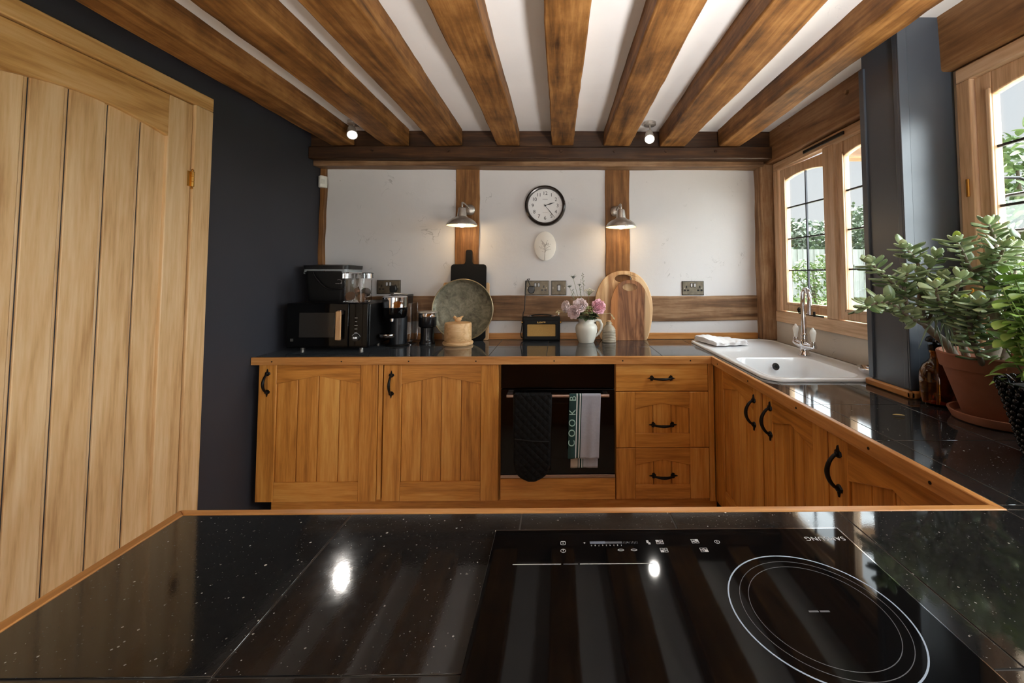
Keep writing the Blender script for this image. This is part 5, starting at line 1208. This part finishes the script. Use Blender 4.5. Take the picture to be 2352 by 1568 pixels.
def leafmat(name, lo, hi, rough=.35):
    m_, nt, b = newmat(name); at = N(nt, 'Attribute', attribute_name='tone'); f = math_(nt, 'ADD', at.outputs['Fac'], math_(nt, 'ADD', math_(nt, 'MULTIPLY', noise(nt, coords(nt, vary=False), 30, 3), .5), .25))
    nt.links.new(ramp(nt, f, [(.15, s2l(lo)), (.85, s2l(hi))]), b.inputs['Base Color']); b.inputs['Roughness'].default_value = rough
    b.inputs['Subsurface Weight'].default_value = .12; b.inputs['Subsurface Radius'].default_value = (.004, .006, .002); return m_
lv.build('leaves', leafmat('jade_leaf', (76, 100, 56), (184, 200, 156), .30), jp, 0, 70); tl.build('young_leaves', leafmat('jade_young_leaf', (128, 162, 56), (186, 212, 96)), jp, 0, 70)
# thin grassy leaves drooping from the pot's far side
m = MB(); rg = random.Random(31)
for k in range(22):
    p0 = Vector((1.150 + rg.uniform(-.03, .02), 1.25 + rg.uniform(-.03, .03), 1.20 + rg.uniform(-.02, .04))); d_ = Vector((rg.uniform(-.06, .06), rg.uniform(-.05, .03), rg.uniform(-.12, -.02)))
    m.tube([p0, p0 + d_ * .5 + Vector((0, 0, .012)), p0 + d_], [.0012, .0030, .0004], 5)
m.build('narrow_leaves', leafmat('narrow_leaf', (84, 108, 84), (132, 152, 120)), jp, 0, 70)

# leafy green plant in a black beaded basket, near the camera at the right edge
BX, BY = 1.162, .940
bk = thing('leafy_plant', 'bright green leafy plant in a black beaded pot, partly cut off by the picture edge', 'potted plant', (BX, BY, ZT))
m = MB(); m.lathe([(0, ZT + .001), (.085, ZT + .001), (.088, .906), (.130, 1.075), (.126, 1.076), (.084, .915), (0, .912)], (BX, BY, 0), 48); m.build('pot', M['blackg'], bk, 0, 40)
m = MB()
for row in range(11):
    z = .912 + row * .0158; r_ = .0895 + (.130 - .088) * (z - .906) / .169; n = 34
    for k in range(n):
        a = 2 * PI * (k + .5 * (row % 2)) / n; m.ball((BX + r_ * math.cos(a), BY + r_ * math.sin(a), z), .0078, None, .0068, seg=8, rings=5)
bd_ = m.build('bead_cover', M['blackg'], bk, 0, 60); bd_['kind'] = 'stuff'
m = MB(); m.lathe([(.122, 1.055), (0, 1.060)], (BX, BY, 0), 24); m.build('soil', M['soil'], bk)
lv = MB(); st = MB(); rg = random.Random(41)
for k in range(80):
    a = rg.uniform(0, 2 * PI); rad = rg.uniform(.0, .08); p0 = Vector((BX + rad * math.cos(a), BY + rad * math.sin(a), 1.055)); h = rg.uniform(.10, .30); out = rg.uniform(.02, .09)
    tip = p0 + Vector((out * math.cos(a), out * math.sin(a), h)); mid = (p0 + tip) / 2 + Vector((0, 0, .02)); st.tube([p0, mid, tip], [.0022, .0018, .0012], 6)
    for q in range(9):
        f = .25 + .75 * q / 8; c = p0.lerp(mid, min(1, f * 2)) if f < .5 else mid.lerp(tip, f * 2 - 1); b_ = q * 2.2 + a; d_ = Vector((math.cos(b_), math.sin(b_), rg.uniform(-.3, .4))); lv.t = rg.uniform(-.35, .35)
        ln = rg.uniform(.030, .050); leaf_mesh(lv, c, d_, Vector((rg.uniform(-.3, .3), rg.uniform(-.3, .3), 1)), ln, ln * .40, .2, .25)
for k in range(26):
    a = rg.uniform(PI * .6, PI * 1.7); c = Vector((BX + .105 * math.cos(a), BY + .125 * math.sin(a), 1.085 + rg.uniform(-.01, .04))); lv.t = rg.uniform(-.3, .3); leaf_mesh(lv, c, Vector((math.cos(a), math.sin(a), rg.uniform(-.7, .2))), Vector((0, 0, 1)), .036, .013, .2, .3)
st.build('stem', plain('green_stem', (122, 150, 76), .6), bk, 0, 60); lv.build('leaves', leafmat('bright_leaf', (100, 144, 54), (182, 212, 120), .4), bk, 0, 80)

m = MB(); leaf_mesh(m, Vector((1.012, 1.288, ZT + .0035)), Vector((1, -.35, 0)), Vector((0, 0, 1)), .030, .0055, .35, -.02)
tag(m.build('fallen_leaf', plain('dry_leaf', (196, 176, 120), .7), None, 0, 70, solid=.0008), 'tiny dry leaf lying on the black worktop in front of the grey pillar', 'leaf')

# ------------------------------------------------------------------ garden outside
lawn_m = plain('lawn_green', (92, 112, 62), .95, var=.25, scale=6, bmp=.5); fence_m = wood('weathered_fence', (118, 118, 118), (146, 146, 144), (166, 166, 164), 'Z', .6, .8)
def ground_z(x, y): return -.06 + .74 * min(1, max(0, (math.hypot(x - 1.6, max(0, y)) - 6.0) / 6))
m = MB(); rows = []
for i in range(16):
    x = 1.46 + (30 - 1.46) * (i / 15) ** 1.5; rows.append([(x, y, ground_z(x, y) ) for y in [-8 + 38 * j / 20 for j in range(21)]])
m.grid(rows); o = m.build('lawn', lawn_m, None); o['kind'] = 'structure'
m = MB()  # unseen pale paving, added to throw light up through the windows
for i in range(9):
    for j in range(24): m.t = R.uniform(-.4, .4); m.box(1.47 + i * .6, -6 + j * .5, -.08, 1.465 + i * .6 + .585, -6 + j * .5 + .488, -.028)
struct(m.build('ground_bounce_paving', plain('pale_bounce_paving', (228, 222, 210), .7, var=.06, scale=3), None))
PL = ['grey board fence panel seen in the left half of the sink window', 'grey board fence panel seen beside the window mullion', 'grey board fence panel seen next to the pillar']
for k, x in enumerate((5.6, 7.03, 8.46)):
    t = thing('fence_panel', PL[k], 'fence', (x + .7, 12, .66), 0, 'grey fence panels in the garden')
    m = MB()
    for q in range(9): m.t = R.uniform(-.3, .3); m.box(x + q * .157, 12 + .012 * (q % 2), .62, x + q * .157 + .146, 12.02 + .012 * (q % 2), 2.06)
    m.build('boards', fence_m, t)
    MB().box(x - .012, 12.0, .60, x - .002, 12.10, 2.12).build('post', fence_m, t)
    MB().box(x, 11.965, 1.55, x + 1.39, 12.0, 1.62).build('rail', fence_m, t)
def tree(label, x, y, z0, h, w, seed, lo, hi, n=1500, kind='tree', name='tree', group='garden trees', leaf=.10, trunk=True):
    t = thing(name, label, kind, (x, y, z0), 0, group); rg = random.Random(seed); m = MB()
    cl = [(rg.gauss(0, .30) * w, rg.gauss(0, .30) * w, rg.uniform(.30, .92) * h, rg.uniform(.22, .38) * w) for _ in range(14)]
    for k in range(n):
        cx0, cy0_, cz0, cr0 = rg.choice(cl); a, e = rg.uniform(0, 2 * PI), math.asin(rg.uniform(-1, 1)); rr0 = cr0 * rg.uniform(.6, 1.0)
        c = Vector((x + cx0 + rr0 * math.cos(a) * math.cos(e), y + cy0_ + rr0 * math.sin(a) * math.cos(e), max(z0 + .02, z0 + cz0 + rr0 * math.sin(e)))); m.t = rg.uniform(-.4, .4)
        leaf_mesh(m, c, Vector((rg.uniform(-1, 1), rg.uniform(-1, 1), rg.uniform(-.7, .7))), Vector((rg.uniform(-1, 1), rg.uniform(-1, 1), 1)), leaf * rg.uniform(.7, 1.4), leaf * .35)
    m.build('foliage', leafmat('foliage_%d' % seed, lo, hi, .6), t)
    if trunk:
        m = MB(); m.tube([(x, y, z0 - .1), (x + .05, y, z0 + h * .4), (x, y, z0 + h * .8)], [.05 * w, .035 * w, .01 * w], 8)
        for k in range(6): q = rg.choice(cl); m.tube([(x + .03, y, z0 + h * .35), (x + q[0] * .6, y + q[1] * .6, z0 + q[2] * .8), (x + q[0], y + q[1], z0 + q[2])], [.02 * w, .012 * w, .004 * w], 6)
        m.build('trunk', plain('bark_%d' % seed, (96, 84, 70), .9), t)
TL = ['grey green garden tree above the left end of the fence', 'grey green garden tree behind the middle of the fence', 'grey green garden tree above the fence beside the mullion', 'grey green garden tree above the fence next to the pillar']
for k, (x, y, h, w) in enumerate(((9.4, 18.0, 2.9, 2.6), (11.2, 18.8, 3.3, 2.8), (12.8, 18.4, 3.0, 2.6), (14.8, 19.0, 3.5, 2.8))): tree(TL[k], x, y, .66, h, w, 60 + k, (78, 94, 76), (118, 132, 108), 1500, leaf=.20)
tree('bright leafy tree seen through the right window', 6.9, 6.2, .25, 3.3, 1.9, 71, (74, 96, 54), (122, 142, 94), 2600, leaf=.13)
tree('low green shrub in front of the fence in the sink window', 5.45, 9.0, .36, 1.35, .75, 72, (76, 100, 48), (122, 142, 82), 700, 'shrub', 'shrub', None, .07, True)
for k, (x, y) in enumerate(((7.4, 2.6), (7.2, 4.3))): tree(('rounded shrub on the lawn, the one nearer the house' , 'rounded shrub on the lawn, further from the house')[k], x, y, ground_z(x, y), 1.35, 1.1, 75 + k, (70, 90, 52), (112, 132, 84), 900, 'shrub', 'shrub', None, .08, True)

po = thing('porch_frame', 'timber porch post and beam just outside the sink window', 'porch', (2.16, 2.75, -.05))
MB().box(2.12, 2.70, -.06, 2.22, 2.80, 2.35).build('post', M['win_z'], po, .004)
MB().box(1.85, 2.70, 2.09, 2.6, 2.80, 2.22).build('beam', M['timber_x'], po, .004)
hk = thing('hanging_bracket', 'scrolled black iron bracket on the porch post outside the sink window', 'bracket', (2.08, 2.75, 1.6))
m = MB(); m.tube([(2.119, 2.75, 1.83), (2.03, 2.75, 1.83)], .005, 6); m.tube([(2.119, 2.75, 1.60), (2.119, 2.75, 1.90)], .005, 6)
m.tube([(2.115, 2.75, 1.74), (2.10, 2.75, 1.66), (2.07, 2.75, 1.635)] + [(2.058 + .020 * (1 - i / 26) * math.cos(-.6 - i * .42), 2.75, 1.648 + .020 * (1 - i / 26) * math.sin(-.6 - i * .42)) for i in range(24)], .004, 6); m.build('iron_scroll', M['iron'], hk, 0, 60)
ln = thing('garden_lantern', 'dark framed glass lantern on the outside wall by the right window', 'lantern', (1.83, 1.60, 1.50))
def ringtube(m, x, y0, y1, z0, z1, r): P = rrect(y0, z0, y1, z1, .02, 5); m.tube([(x, a, b) for a, b in P + P[:1]], r, 8, False)
m = MB(); ringtube(m, 1.78, 1.53, 1.66, 1.50, 1.64, .006); ringtube(m, 1.88, 1.53, 1.66, 1.50, 1.64, .006); m.build('frame', M['iron'], ln, 0, 60)
for y in (1.532, 1.658): MB().box(1.78, y - .003, 1.502, 1.88, y + .003, 1.638).build('side_glass', M['pane'], ln)
MB().box(1.78, 1.535, 1.496, 1.88, 1.655, 1.502).build('base', M['iron'], ln); MB().box(1.78, 1.535, 1.638, 1.88, 1.655, 1.644).build('top', M['iron'], ln)
m = MB(); m.tube([(1.83, 1.595, 1.643), (1.83, 1.595, 1.68), (1.78, 1.595, 1.70), (1.63, 1.595, 1.70)], .006, 8); m.build('wall_arm', M['iron'], ln, 0, 60)

# the uplighter gets an unseen lamp body, added with it behind the camera
fl = thing('added_floor_lamp', 'tall steel floor lamp standing behind the peninsula, shining on the ceiling', 'floor lamp', (.85, -.35, 0))
m = MB(); m.lathe([(0, .0005), (.130, .0005), (.130, .018), (.020, .030), (0, .030)], (.85, -.35, 0), 36); m.build('base', M['steel'], fl, 0, 40)
m = MB(); m.cyl((.85, -.35, .028), (.85, -.35, .915), .011, seg=16); m.build('pole', M['steel'], fl, 0, 40)
m = MB(); m.lathe([(0, .905), (.06, .915), (.13, .945), (.165, .975), (.162, .977), (.126, .950), (.058, .922), (0, .914)], (.85, -.35, 0), 44); m.build('shade', M['steel'], fl, 0, 40)
